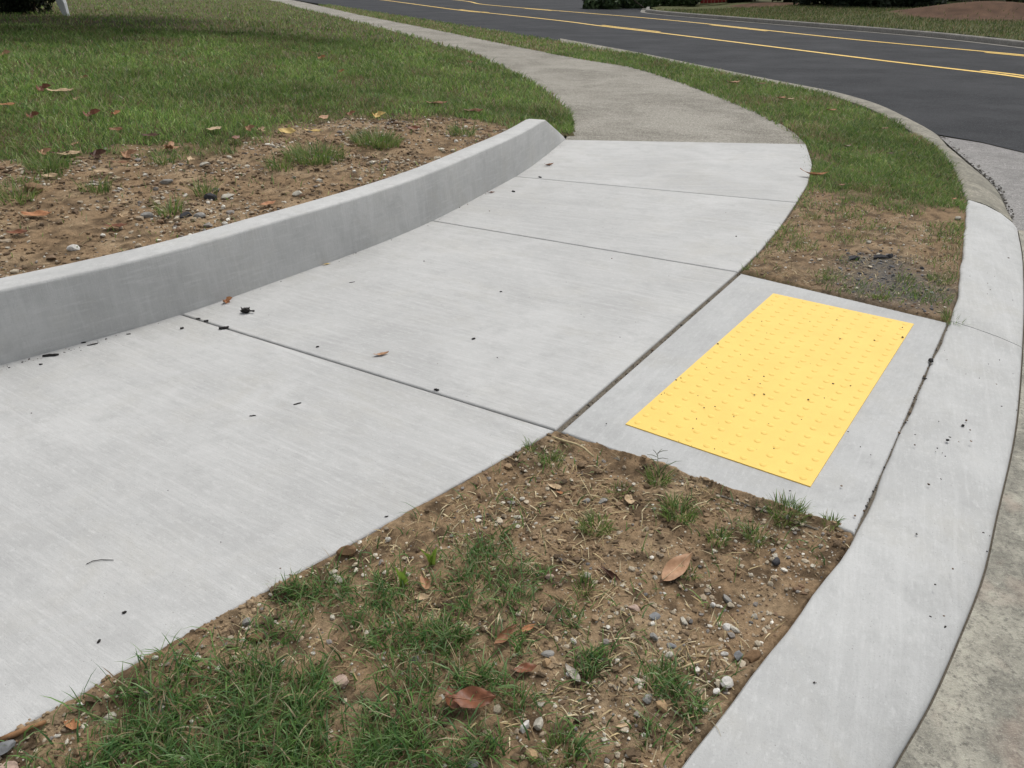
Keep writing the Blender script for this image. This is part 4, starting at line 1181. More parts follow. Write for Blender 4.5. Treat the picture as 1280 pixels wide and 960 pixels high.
for k, (p, sx, sy, sz, rz, mt, lab) in enumerate([
 ((-1.961, 3.344, 0.294), .020, .014, .014, .3, "white", "white pebble in the soil just behind the retaining curb"),
 ((-2.263, 4.189, 0.368), .026, .014, .008, .3, "pale", "flat pale stone in the soil at left beyond the white pebble"),
 ((-2.096, 4.137, 0.355), .012, .010, .008, .3, "white", "small white stone right of the flat pale stone"),
 ((-2.492, 4.035, 0.377), .045, .035, .022, .3, "brown", "rounded brown clod left in the soil bank"),
 ((-1.620, 4.140, 0.320), .025, .020, .022, .3, "dark", "black lump in the soil bank behind the curb"),
 ((-1.537, 4.170, 0.312), .030, .016, .010, .3, "pale", "cream stone right of the black lump in the soil bank"),
 ((-1.824, 4.674, 0.363), .022, .016, .012, .3, "pale", "cream stone in the soil close to the lawn edge"),
 ((-1.928, 4.340, 0.353), .030, .018, .012, .3, "grey", "pale grey stone in the middle of the soil bank"),
 ((-1.806, 3.785, 0.313), .025, .016, .012, .3, "grey", "grey stone above the curb in the middle of the soil bank"),
 ((-1.571, 3.832, 0.295), .026, .018, .012, .8, "grey", "grey rubble lump right behind the curb top"),
 ((-1.632, 3.824, 0.302), .024, .018, .014, .8, "dark", "dark rubble lump left of the grey one behind the curb top"),
 ((-1.190, 4.284, 0.292), .020, .016, .012, .8, "pale", "cream lump at the curb's back edge right of the orange leaf"),
]):
    stone(p, lawn_bump, sx, sy, sz, rz, mt, lab, 430 + k, "stones in the soil bank behind the curb")

# ------------------------------------------------------------------ leaves
def leaf_mat(name, c, c2, rough=.6):
    m, t, b = nt_new(name)
    g = G(t)
    n = g.noise(None, 55, 5, .65, .3)
    col = g.mix(c, c2, g.ramp(n, [(.35, 0), (.68, 1)]))
    vein = g.math('ABSOLUTE', g.math('SINE', g.math('MULTIPLY', g.noise(g.mapping((30, 120, 1)), 1.0, 2), 20)))
    col = g.mix(col, tuple(v * .7 for v in c), g.math('MULTIPLY', g.ramp(vein, [(0, 1), (.3, 0)]), .35))
    t.links.new(col, b.inputs["Base Color"])
    b.inputs["Roughness"].default_value = rough
    b.inputs["Specular IOR Level"].default_value = .3
    t.links.new(g.bump(n, .3, .003), b.inputs["Normal"])
    return m
LM = {"tan": leaf_mat("tan_leaf", (.40, .235, .135), (.29, .16, .085)), "orange": leaf_mat("orange_leaf", (.42, .20, .09), (.28, .12, .055)),
      "red": leaf_mat("red_brown_leaf", (.20, .075, .035), (.11, .042, .02), .45), "dark": leaf_mat("dark_brown_leaf", (.10, .045, .025), (.05, .025, .015)),
      "yellow": leaf_mat("yellow_leaf", (.62, .45, .16), (.45, .32, .12)), "pale": leaf_mat("pale_leaf", (.48, .36, .22), (.36, .25, .15)),
      "grey": leaf_mat("grey_leaf", (.36, .33, .28), (.26, .23, .19)), "brown": leaf_mat("brown_leaf", (.26, .13, .07), (.17, .08, .04))}
def long_leaf(L, W, fold, curl, twist, roll, rng):
    nl, nc = 11, 4
    V = []; Q = []
    wv = rng.normal(0, .03, nl)
    for i in range(nl):
        t = i / (nl - 1)
        w = W / 2 * max(.02, math.sin(math.pi * min(1, t * .97 + .02)) ** .8 * (1.12 - .35 * t))
        for j in range(-nc, nc + 1):
            f = j / nc
            x = (t - .5) * L
            if roll:
                a = f * roll; r = w / max(roll, .3)
                yy, zz = r * math.sin(a), r * (1 - math.cos(a))
            else:
                yy, zz = f * w, fold * abs(f) * w
            zz += curl * L * (2 * t - 1) ** 2 * .5 + wv[i] * W * f + .06 * W * math.sin(9 * t + 3 * f)
            an = twist * (t - .5)
            yy, zz = yy * math.cos(an) - zz * math.sin(an), yy * math.sin(an) + zz * math.cos(an)
            V.append((x, yy, zz))
    k = 2 * nc + 1
    for i in range(nl - 1):
        for j in range(2 * nc): Q.append((i * k + j, i * k + j + 1, (i + 1) * k + j + 1, (i + 1) * k + j))
    V = np.array(V); V[:, 2] -= V[:, 2].min()
    return V, Q
def star_leaf(L, cup, rng):
    n = 30
    V = [(0, 0, 0)]; T = []
    lob = [(0, 1.0, .30), (1.05, .86, .28), (-1.05, .86, .28), (2.0, .58, .28), (-2.0, .58, .28)]
    for ring in (.5, 1.0):
        for k in range(n):
            a = 2 * math.pi * k / n
            r = .30
            for la, lr, lw in lob:
                da = (a - la + math.pi) % (2 * math.pi) - math.pi
                r = max(r, lr * max(0, 1 - abs(da) / (lw * 1.9)) ** .9 if abs(da) < lw * 1.9 else 0)
            r *= ring * L / 2
            z = cup * L * ring ** 2 * (.35 + .30 * math.sin(2 * a + 1) + .25 * math.sin(5 * a)) + rng.normal(0, .012) * L
            V.append((r * math.cos(a), r * math.sin(a), z))
    for k in range(n):
        k2 = (k + 1) % n
        T.append((0, 1 + k, 1 + k2)); T.append((1 + k, 1 + n + k, 1 + n + k2)); T.append((1 + k, 1 + n + k2, 1 + k2))
    V = np.array(V); V[:, 2] -= V[:, 2].min()
    return V, T
def place(o, p, zf, rz, rx=0, ry=0, dz=.002):
    z = 0.0 if zf is None else float(zf(np.array([p[0]]), np.array([p[1]]))[0])
    o.location = (p[0], p[1], z + dz); o.rotation_euler = (rx, ry, rz)
def leaf(p, zf, kind, L, W, mat, rz, label, seed, fold=.25, curl=.15, twist=.3, roll=0, rx=0, ry=0, stalk=False, dz=.002, group=None):
    rng = np.random.default_rng(seed)
    if kind == "star":
        V, T = star_leaf(L, .18 + fold * .3, rng); me = np_mesh("leaf", V, None, T, None, True)
    else:
        V, Q = long_leaf(L, W, fold, curl, twist, roll, rng); me = np_mesh("leaf", V, Q, None, None, True)
    if stalk:
        root = empty("leaf")
        bl = link("blade", me, LM[mat], root)
        k = 9; c = len(V) // k
        mids = [tuple(V[i * k + 4] + np.array([0, 0, .0006])) for i in range(c)]
        bm = bmesh.new(); tube_bm(bm, mids, [L * .008 * (1 - .7 * i / c) + .0003 for i in range(c)], 5)
        link("midrib", bm_mesh("midrib", bm, True), LM["pale" if mat in ("tan", "pale") else "brown"], root)
        bm = bmesh.new(); a = Vector(mids[0]); tube_bm(bm, [a + Vector((-L * .13, L * .02, .002)), a + Vector((-L * .06, 0, .001)), a], [L * .009, L * .008, L * .008], 5)
        link("stalk", bm_mesh("stalk", bm, True), LM["dark"], root)
    else:
        root = link("leaf", me, LM[mat])
    place(root, p, zf, rz, rx, ry, dz)
    tag(root, label, "leaf", group)
    return root
FG = "fallen leaves on the front soil"
leaf((0.438, 1.588, 0.000), front_z, "long", .132, .052, "tan", .80, "large tan oval leaf with midrib lying tilted on bare soil", 1, .22, .10, .3, 0, R(14), -.10, True, .010, FG)
leaf((0.259, 1.563, 0.000), front_z, "long", .075, .028, "dark", 2.3, "dark brown curled leaf left of the large tan leaf", 2, .5, .35, .8, 1.6, 0, 0, False, .002, FG)
leaf((-0.083, 1.158, 0.000), front_z, "long", .095, .055, "red", .1, "broad shiny red brown leaf in the grass at the bottom", 3, .35, .25, .4, 0, R(12), 0, True, .022, FG)
leaf((-0.129, 1.164, 0.000), front_z, "long", .065, .040, "red", 2.0, "dull red brown leaf tucked under the broad shiny one", 4, .3, .3, .4, .9, 0, 0, False, .014, FG)
leaf((-0.019, 1.349, 0.000), front_z, "long", .085, .034, "brown", 1.05, "brown curled leaf standing in the grass centre", 5, .4, .4, .9, 1.3, R(20), 0, False, .014, FG)
leaf((0.037, 1.379, 0.000), front_z, "long", .045, .020, "orange", .6, "small orange leaf tip right of the brown curled leaf", 6, .3, .3, .4, .8, 0, 0, False, .014, FG)
leaf((0.031, 1.255, 0.000), front_z, "long", .055, .030, "red", .3, "small red brown leaf left of the rusty tan pebble", 7, .3, .2, .4, .5, 0, 0, False, .008, FG)
leaf((-0.226, 1.527, 0.000), front_z, "long", .060, .038, "tan", 2.2, "curled tan leaf at the right side of the leftmost upright green clump", 8, .4, .4, .9, 1.5, 0, 0, False, .012, FG)
leaf((-0.230, 1.489, 0.000), front_z, "long", .040, .026, "pale", .2, "pale leaf scrap just below the curled tan leaf", 9, .4, .2, .4, .5, 0, 0, False, .006, FG)
leaf((0.138, 1.245, 0.000), front_z, "long", .060, .022, "grey", 2.1, "pale grey narrow leaf right of the rusty tan pebble", 10, .25, .1, .2, 0, 0, 0, False, .006, FG)
leaf((0.351, 1.892, 0.000), front_z, "long", .045, .034, "pale", 1.3, "small beige leaf standing in soil below the ramp slab", 11, .3, .2, .3, 0, R(25), 0, False, .005, FG)
leaf((0.131, 1.958, 0.000), front_z, "long", .050, .026, "pale", 2.8, "flaky beige leaf scrap in soil below the sidewalk corner", 12, .5, .4, .8, .6, 0, 0, False, .004, FG)
leaf((0.146, 1.929, 0.000), front_z, "long", .022, .013, "orange", 2.8, "orange scrap right below the flaky beige one", 13, .5, .4, .8, .6, 0, 0, False, .004, FG)
leaf((-0.933, 1.109, 0.000), front_z, "long", .042, .026, "orange", 2.9, "orange leaf bit on the soil by the brown stick at lower left", 14, .3, .1, .3, .3, 0, 0, False, .004, FG)
leaf((0.805, 1.706, 0.000), front_z, "long", .026, .010, "brown", 1.2, "thin brown leaf under the grass by the slab corner", 15, .4, .2, .3, .8, 0, 0, False, .006, FG)
leaf((0.237, 1.109, 0.000), front_z, "long", .035, .010, "pale", .3, "pale dry blade among grit at the bottom centre", 16, .4, .2, .3, .8, 0, 0, False, .006, FG)
WG = "fallen leaves on the sidewalk"
leaf((-1.363, 3.431, 0.000), None, "star", .075, .03, "orange", .6, "crumpled orange leaf beside the retaining curb above the slab joint", 20, .6, group=WG)
leaf((-0.537, 2.868, 0.000), None, "long", .065, .024, "tan", .5, "small tan leaf alone in the middle slab", 21, .4, .3, .6, .5, group=WG)
leaf((-0.998, 3.975, 0.000), None, "long", .050, .014, "yellow", .5, "yellow narrow leaf at the foot of the retaining curb", 22, .4, .15, .3, .9, group=WG)
leaf((0.298, 6.366, 0.000), None, "long", .085, .035, "brown", .5, "brown leaf on the farthest new slab near the curb", 23, .5, .4, .6, .9, group=WG)
leaf((-0.148, 5.499, 0.000), None, "long", .055, .022, "red", .1, "reddish leaf at the curb foot between two joints", 24, .5, .2, .6, .5, group=WG)
leaf((2.296, 5.956, 0.000), strip_z, "long", .21, .050, "orange", -.5, "long orange curled leaf on the slab edge by the right grass", 25, .4, .35, .5, .9, dz=.018, group=WG)
BG = "fallen leaves on the soil bank and lawn"
for k, (p, kd, L, mt, rz, lab) in enumerate([
 ((-1.295, 4.066, 0.288), "long", .085, "orange", .9, "bright orange leaf against the back edge of the retaining curb"),
 ((-2.140, 4.954, 0.399), "star", .13, "tan", 1.5, "tan pointed leaf at the lawn edge, largest there"),
 ((-2.305, 4.716, 0.401), "star", .12, "tan", .4, "curled tan leaf left of the largest pointed one at the lawn edge"),
 ((-2.279, 4.587, 0.391), "long", .08, "brown", .1, "brown leaf below the curled tan leaf at the lawn edge"),
 ((-2.491, 4.711, 0.411), "star", .13, "dark", .6, "dark brown leaf at the lawn edge in the left soil"),
 ((-2.623, 4.693, 0.420), "long", .11, "pale", .7, "beige folded leaf at the lawn edge left of the dark brown one"),
 ((-2.706, 4.904, 0.433), "long", .09, "tan", 1.4, "upright tan leaf behind the beige folded leaf"),
 ((-2.777, 4.674, 0.428), "star", .10, "tan", .6, "tan leaf far left at the lawn edge"),
 ((-2.680, 4.695, 0.424), "long", .09, "dark", .2, "dark leaf between two tan ones at the left lawn edge"),
 ((-2.293, 3.687, 0.341), "long", .12, "orange", .1, "flat orange leaf on the soil bank at far left"),
 ((-1.911, 3.718, 0.316), "star", .08, "pale", .9, "small upright beige leaf in the soil bank above the curb"),
 ((-1.888, 3.612, 0.308), "long", .09, "red", .2, "dark red leaf curled right behind the curb at left"),
 ((-2.253, 3.439, 0.323), "long", .08, "red", .2, "dark red scrap behind the curb at the left edge"),
 ((-2.517, 4.257, 0.391), "long", .07, "pale", .4, "beige scrap left in the soil bank by a black chip"),
 ((-2.271, 4.342, 0.379), "long", .08, "pale", .1, "pale flat leaf in the soil bank below the curled tan leaf"),
 ((-1.913, 4.701, 0.371), "long", .09, "pale", 2.0, "beige narrow leaf on soil right of the largest pointed leaf"),
 ((-1.816, 5.255, 0.390), "long", .08, "red", 1.4, "reddish brown leaf at the lawn edge in the middle"),
 ((-1.812, 5.510, 0.400), "star", .09, "tan", .3, "tan leaf at the lawn edge left of the yellow ones"),
 ((-1.729, 5.507, 0.395), "star", .08, "pale", 1.1, "beige leaf beside the tan leaf left of the yellow ones"),
 ((-2.004, 5.402, 0.409), "long", .10, "pale", 1.0, "pale upright leaf in the grass left of the tan pair"),
 ((-1.548, 5.546, 0.383), "long", .12, "yellow", -.3, "left yellow leaf of two on the soil by the lawn"),
 ((-1.391, 5.608, 0.371), "long", .11, "yellow", -.2, "right yellow leaf of two on the soil by the lawn"),
 ((-1.406, 6.025, 0.387), "long", .11, "tan", 1.3, "tan leaf standing upright at the edge of the grass"),
 ((-1.258, 6.227, 0.383), "star", .10, "brown", .3, "brown leaf in the grass left of the yellow orange one"),
 ((-1.054, 6.252, 0.367), "star", .14, "yellow", .2, "yellow orange broad leaf at the grass edge"),
 ((-0.646, 6.982, 0.352), "long", .16, "brown", .1, "brown long leaf on the bare patch in the lawn"),
 ((-0.323, 6.806, 0.321), "long", .14, "red", .1, "red brown leaf at the right end of the bare patch"),
 ((-0.721, 5.913, 0.327), "long", .09, "red", .1, "red leaf on the soil near the far end of the curb"),
 ((-3.478, 6.330, 0.533), "long", .16, "pale", .3, "large beige leaf in the left lawn"),
 ((-3.638, 6.346, 0.542), "star", .14, "red", .3, "dark red leaf left of the beige one in the lawn"),
 ((-3.226, 6.035, 0.511), "star", .07, "pale", .3, "small cream leaf right of the large beige one in the lawn"),
 ((-3.626, 6.989, 0.558), "star", .08, "brown", .3, "brown leaf behind the large beige one in the lawn"),
 ((-3.242, 5.445, 0.490), "star", .11, "red", .3, "rust red leaf in the left lawn"),
 ((-2.913, 5.562, 0.476), "star", .15, "red", .3, "dark red broad leaf in the lawn, middle of three in a row"),
 ((-2.772, 5.638, 0.469), "star", .09, "orange", .8, "orange brown leaf right of the dark red broad leaf"),
 ((-3.574, 5.766, 0.518), "long", .11, "orange", .1, "orange leaf in the lawn at the left edge"),
 ((-2.597, 5.272, 0.443), "long", .08, "brown", .1, "brown leaf half hidden in grass above the curled tan leaf"),
 ((-2.334, 5.170, 0.421), "long", .10, "dark", .1, "dark leaf in the grass above the largest pointed leaf"),
 ((-2.727, 11.859, 0.248), "star", .16, "orange", .1, "orange leaf far up the lawn"),
 ((-2.151, 10.410, 0.230), "star", .10, "orange", .1, "small orange leaf on the lawn, just nearer than the other orange one up the slope"),
 ((-0.698, 13.215, 0.069), "long", .16, "brown", .1, "brown leaf in the lawn near the old walk"),
 ((-4.882, 8.018, 0.635), "star", .16, "tan", .1, "tan leaf high in the lawn at the left edge"),
]):
    leaf(p, lawn_bump, kd, L * 1.18, L * .5, mt, rz, lab, 40 + k, .22, .18, .5, .35 if kd == "long" else 0, R(random.uniform(0, 30)), 0, False, .032 if k > 13 else .016, BG)
RG = "fallen leaves in the right grass strip"
for k, (p, L, mt, rz, lab) in enumerate([
 ((3.022, 11.273, 0.000), .20, "tan", .1, "tan leaf in the grass strip beside the old walk"),
 ((3.233, 9.816, 0.000), .13, "orange", .5, "left orange leaf of two in the grass strip"),
 ((3.290, 9.690, 0.000), .12, "pale", .3, "pale leaf right of the orange one in the grass strip"),
 ((3.359, 11.110, 0.000), .13, "brown", .3, "brown leaf near the road side of the grass strip"),
 ((3.511, 8.936, 0.000), .12, "orange", .1, "orange flat leaf midway across the grass strip"),
 ((3.719, 8.426, 0.000), .05, "pale", .2, "cream scrap in the grass near the old curb"),
 ((3.586, 7.755, 0.000), .10, "brown", .2, "brown leaf in the grass strip near the old curb"),
 ((2.950, 6.999, 0.000), .10, "red", .6, "red brown leaf in the near end of the grass strip"),
 ((3.169, 6.638, 0.000), .07, "dark", .1, "dark twig like leaf on the bare spot of the strip"),
 ((2.996, 5.221, 0.000), .05, "orange", .6, "crumpled orange brown leaf by the end of the new curb"),
 ((2.359, 5.567, 0.000), .07, "brown", .4, "brown leaf where grass gives way to soil"),
]):
    leaf(p, strip_z, "long", L, L * .42, mt, rz, lab, 120 + k, .35, .3, .6, .4, 0, 0, False, .03, RG)

# ------------------------------------------------------------------ bark chips, pods, twigs on the concrete
def chip(p, L, W, rz, label, seed, z=0.0, group="black bark chips on the sidewalk", cat="bark chip", name="bark_chip", mat=None):
    rng = np.random.default_rng(seed)
    bm = bmesh.new(); n = 7
    pts = [((t - .5) * L, rng.normal(0, W * .12), W * .35 + abs(rng.normal(0, W * .08))) for t in np.linspace(0, 1, 6)]
    rad = [W * .32, W * .45, W * .5, W * .47, W * .45, W * .28]
    tube_bm(bm, pts, rad, n)
    for v in bm.verts: v.co.z *= .75; v.co += Vector(rng.normal(0, W * .05, 3))
    o = link(name, bm_mesh(name, bm), mat or M_BARK)
    o.location = (p[0], p[1], z); o.rotation_euler = (0, 0, rz)
    tag(o, label, cat, group)
for k, (p, L, W, rz, lab) in enumerate([
 ((-1.894, 2.860, 0.000), .060, .014, .25, "longest black bark chip at the curb foot on the near slab"),
 ((-1.995, 2.860, 0.000), .024, .011, -.5, "stubby black bark chip nearest the left edge"),
 ((-1.829, 2.984, 0.000), .036, .008, .35, "thin black chip right of the longest one"),
 ((-1.774, 2.968, 0.000), .040, .007, .5, "slanted black splinter at the curb foot"),
 ((-1.752, 3.074, 0.000), .030, .006, -.8, "black splinter leaning away from the curb foot"),
 ((-1.668, 3.074, 0.000), .018, .006, .2, "short black splinter farthest along the near slab's curb foot"),
 ((-1.893, 2.780, 0.000), .012, .008, .2, "tiny black crumb below the longest bark chip"),
 ((-1.457, 3.133, 0.000), .016, .010, 1.1, "black bean shaped bit left of the slab joint"),
 ((-1.273, 3.133, 0.000), .042, .016, .5, "black bark chip lying across the slab joint"),
 ((-1.379, 3.213, 0.000), .020, .012, .2, "black crumb in the joint, right one of two"),
 ((-1.424, 3.240, 0.000), .018, .010, .2, "black crumb in the joint, left one of two"),
 ((-0.784, 2.461, 0.000), .028, .006, .45, "dark splinter alone on the near slab"),
 ((-0.922, 2.375, 0.000), .022, .005, .25, "dark splinter on the near slab below a black dot"),
 ((-0.165, 3.024, 0.000), .016, .010, .6, "dark grey crumb near the centre of the middle slab"),
 ((-0.817, 2.944, 0.000), .013, .008, .6, "black crumb just beyond the slab joint"),
 ((-0.284, 2.565, 0.000), .020, .010, -.4, "black crumb caught in the slab joint halfway along"),
 ((-0.956, 1.419, 0.000), .010, .007, .4, "black bit on the near slab, upper of two"),
 ((-0.975, 1.326, 0.000), .011, .006, 1.5, "black bit on the near slab, lower of two"),
 ((-0.364, 1.799, 0.000), .010, .005, .2, "black bit near the sidewalk's lower edge"),
 ((0.011, 5.522, 0.000), .025, .016, -.5, "small dark scrap on the slab beyond the reddish leaf"),
 ((0.214, 5.956, 0.000), .030, .012, -.8, "curled dark twig bit at the start of the farthest joint"),
 ((1.695, 2.809, 0.000), .022, .018, .8, "grey black lump in the joint between ramp slab and curb"),
 ((1.568, 2.309, 0.000), .012, .009, .4, "upper black speck of tar on the curb beside the ramp"),
 ((1.467, 2.211, 0.000), .011, .009, .4, "lower black speck of tar on the curb beside the ramp"),
 ((-0.055, 3.577, 0.000), .012, .007, .4, "dark crumb on the middle slab toward the ramp"),
 ((-0.812, 3.709, 0.000), .030, .004, .4, "thin dark fibre on the middle slab near the curb"),
]):
    chip(p, L, W, rz, lab, 500 + k)

# seed pod
pod = empty("seed_pod", (-1.229, 3.314, 0.000), -.1)
tag(pod, "black seed pod with a short stem on the middle slab near the curb", "seed pod")
V = ICO2 * (1 + .10 * np.random.default_rng(3).normal(0, 1, (len(ICO2), 1))) * np.array([.021, .016, .013])
link("pod_body", np_mesh("pod_body", V + np.array([0, 0, .012]), None, ICO2F), M_BARK, pod)
bm = bmesh.new(); tube_bm(bm, [(.015, 0, .012), (.028, .002, .010), (.040, -.002, .012)], [.004, .0035, .005], 6)
link("stem", bm_mesh("stem", bm, True), M_BARK, pod)
for k in range(9):
    a = k * .7; q = Vector((.016 * math.cos(a) - .003, .013 * math.sin(a), .012 + .006 * math.sin(k * 2.1)))
    bm = bmesh.new(); tube_bm(bm, [(0, 0, 0), (.004 * math.cos(a), .004 * math.sin(a), .003), (.007 * math.cos(a), .007 * math.sin(a), .008)], [.004, .003, .001], 5)
    s = link("scale", bm_mesh("scale", bm), M_BARK, pod); s.location = q

M_TWIG = plain("pale_peeled_twig", (.52, .42, .24), .7, .3, 90)
M_STICK = plain("brown_stick", (.28, .15, .07), .75, .4, 90)
def twig(pts, rad, mat, label, name="twig", group="twigs lying on the soil"):
    c = Vector(pts[len(pts) // 2])
    bm = bmesh.new(); tube_bm(bm, [Vector(p) - c for p in pts], rad, 7)
    o = link(name, bm_mesh(name, bm, True), mat); o.location = c
    tag(o, label, "twig", group)
tw = [(0.137, 2.217, 0.012), (0.174, 2.190, 0.013), (0.212, 2.169, 0.014), (0.237, 2.147, 0.012), (0.266, 2.110, 0.002)]
twig(tw, [.0038, .0042, .0038, .0040, .0032], M_TWIG, "pale bent twig at the inner corner of sidewalk and ramp slab")
twig([(-1.054, 1.060, 0.002), (-1.028, 1.073, 0.004), (-1.006, 1.089, 0.004), (-0.984, 1.106, -0.001)], [.006, .0065, .0055, .005], M_STICK, "brown stick along the sidewalk edge at the bottom left")
twig([(0.372, 1.243, -0.002), (0.403, 1.250, 0.008), (0.436, 1.263, 0.006)], [.0022, .0024, .0018], M_TWIG, "pale straight straw stalk on the straw pile")
twig([(-1.135, 1.595, 0.002), (-1.123, 1.606, 0.003), (-1.104, 1.611, 0.003), (-1.070, 1.611, 0.002)], [.0009, .0011, .0011, .0008], M_BARK, "thin curved dark fibre on the near slab", "fibre", "fibres on the slab")
twig([(0.213, 2.005, -0.003), (0.227, 1.933, 0.006), (0.243, 1.886, -0.004)], [.0013, .0015, .0012], M_TWIG, "thin dry stalk standing left of the small beige leaf")

# crabgrass seed stalk reaching over the slab
M_CRAB = plain("crabgrass_green", (.085, .10, .05), .6, .3, 40)
cg0 = Vector([(0.462, 2.032, -0.010)][0])
crab = empty("crabgrass", cg0)
tag(crab, "crabgrass stalk with finger like seed heads reaching over the ramp slab's lower edge", "weed")
tip = Vector([(0.468, 2.091, 0.030)][0]) - cg0
bm = bmesh.new(); tube_bm(bm, [(0, 0, 0), tip * .5 + Vector((0, 0, .012)), tip], [.0012, .001, .0008], 5)
link("stem", bm_mesh("stem", bm, True), M_CRAB, crab)
for k, a in enumerate((.2, 1.0, 1.9, 2.9, -.4, 3.5)):
    d = Vector((math.cos(a), math.sin(a) * .8, .18)) * .034
    b0 = tip * (1 - .07 * k)
    bm = bmesh.new(); tube_bm(bm, [b0, b0 + d * .5 + Vector((0, 0, .003)), b0 + d], [.0009, .0011, .0006], 5)
    link("seed_head", bm_mesh("seed_head", bm, True), M_CRAB, crab)
wp = Vector((0.460, 2.027, 0.000))
ob = blades("blade", np.array([[0, 0, 0], [.006, 0, 0], [-.004, .004, 0], [.01, .004, 0]]), np.array([.05, .06, .045, .07]), np.full(4, .005), np.array([1.0, .9, .8, 1.15]), np.array([.4, 2.2, 3.6, .25]), np.array([1.9, .6, 2.0, 1.8]), np.array([[.07, .12, .04]] * 4), M_GRASS)
ob.parent = crab

# broad bladed weeds
for k, (p, lab) in enumerate([((-0.218, 1.619, 0.000), "bright yellow green broad bladed weed at the head of the green patch"), ((-0.282, 1.527, 0.000), "second yellow green broad blade rising from the leftmost upright clump")]):
    rng = np.random.default_rng(900 + k); nb = 5 if k == 0 else 3
    root = empty("broadleaf_weed", (p[0], p[1], float(front_z(np.array([p[0]]), np.array([p[1]]))[0])))
    tag(root, lab, "weed")
    for j in range(nb):
        b1 = blades("blade", np.array([[rng.normal(0, .004), rng.normal(0, .004), 0]]), np.array([rng.uniform(.05, .075)]), np.array([rng.uniform(.009, .014)]), np.array([rng.uniform(.2, .6)]), np.array([rng.uniform(0, 6.28)]), np.array([rng.normal(0, .5)]), np.array([[.22, .33, .055]]) * rng.uniform(.8, 1.1), M_GRASS)
        b1.parent = root

# strands of grass across the curb joint, top right
tuft((1.994, 3.231, 0.000), strip_z, .05, 120, .03, .075, "grass tuft spilling over the curb joint at the ramp's upper corner", "grass tufts beside the ramp", 161)
tuft((1.228, 3.900, 0.000), strip_z, .035, 50, .02, .05, "small grass tuft at the upper inner corner of the ramp slab", "grass tufts beside the ramp", 162)
tuft((1.658, 3.802, 0.000), strip_z, .09, 120, .015, .045, "loose grass tuft in brown soil above the plate's far edge", "grass tufts beside the ramp", 163, .25)
tuft((2.178, 3.721, 0.000), strip_z, .08, 150, .02, .05, "grass tuft in grey grit close to the curb", "grass tufts beside the ramp", 164, .2)
tuft((1.995, 3.721, 0.000), strip_z, .06, 110, .02, .05, "grass tuft at the middle of the grey grit", "grass tufts beside the ramp", 165, .2)
tuft((1.773, 3.482, 0.000), strip_z, .05, 90, .02, .045, "grass tuft on the slab's upper edge below the black clods", "grass tufts beside the ramp", 166, .2)
tuft((1.688, 4.260, 0.000), strip_z, .09, 110, .02, .05, "thin grass tuft in brown soil beside the walk's right edge", "grass tufts beside the ramp", 167, .3)
tuft((1.905, 4.874, 0.000), strip_z, .08, 120, .02, .05, "grass tuft in soil close to the joint of the upper slabs", "grass tufts beside the ramp", 168, .25)
for k, (p, r, nb, lab) in enumerate([
 ((-0.945, 5.530, 0.332), .22, 620, "bushy grass tuft in the soil bank near the curb's far end"),
 ((-1.243, 4.999, 0.336), .24, 620, "wide grass tuft in the middle of the soil bank"),
 ((-0.805, 8.629, 0.145), .24, 620, "tall dark grass tuft at the lawn's bare patch"),
 ((-1.402, 4.738, 0.334), .11, 120, "small grass tuft left of the wide one in the soil bank"),
 ((-1.725, 3.851, 0.310), .08, 90, "tiny green sprout low in the soil bank above the curb"),
 ((-2.618, 4.424, 0.405), .14, 220, "grass tuft at the left edge where lawn meets soil"),
 ((-2.517, 3.906, 0.369), .12, 130, "flat grass tuft at the far left of the soil bank"),
 ((-2.063, 4.660, 0.380), .09, 90, "low grass tuft under the largest pointed leaf"),
 ((-1.657, 4.188, 0.325), .08, 80, "green sprout by the black lump in the soil bank"),
 ((-2.202, 4.095, 0.362), .10, 90, "low green sprout by the flat pale stone"),
 ((-0.372, 6.001, 0.299), .12, 140, "grass tuft by the curb's back edge near its far end"),
 ((-2.812, 14.067, 0.220), .30, 420, "dark tall tuft standing out in the mid lawn"),
]):
    tuft(p, lawn_bump, r, nb, .04, .115, lab, "grass tufts at the soil bank", 180 + k, .12, wide=(.003, .005))

# ------------------------------------------------------------------ grit on the concrete
PXR = [(p[0], p[1], r) for p, r in zip([(1.594, 2.337, -0.010), (1.482, 2.226, -0.010), (1.406, 2.157, -0.010), (1.540, 2.201, -0.010), (1.341, 2.178, -0.008), (1.409, 2.110, -0.010), (1.281, 1.954, -0.012), (1.134, 1.716, -0.008), (1.325, 1.722, -0.030), (1.164, 1.573, -0.020), (1.089, 1.514, -0.010), (1.057, 1.404, -0.020), (1.043, 1.368, -0.020), (1.024, 1.402, -0.010), (1.495, 2.331, -0.010), (1.774, 2.437, -0.030), (1.497, 2.197, -0.020), (1.575, 2.273, -0.020), (1.860, 3.296, 0.000), (1.727, 3.138, -0.010), (2.724, 4.073, -0.030), (1.388, 2.336, 0.000), (1.155, 2.166, 0.000), (1.009, 1.945, 0.000), (1.170, 2.118, 0.000), (0.994, 1.799, 0.000), (1.090, 2.486, 0.003), (0.940, 2.528, 0.003), (1.406, 3.018, 0.003), (1.681, 3.034, 0.003), (1.469, 3.224, 0.003), (1.340, 3.206, 0.003), (0.902, 2.522, 0.003), (1.151, 2.262, 0.003), (0.844, 1.920, 0.000), (0.694, 2.427, 0.003), (0.329, 2.315, 0.000), (0.624, 2.283, 0.003)], (.0055, .005, .004, .004, .004, .003, .004, .004, .004, .004, .003, .003, .004, .003, .003, .003, .003, .004, .004, .003, .004, .003, .003, .004, .003, .004, .004, .004, .005, .006, .003, .003, .003, .003, .004, .003, .003, .003))]
gx_, gy_, gz_, gr_ = [], [], [], []
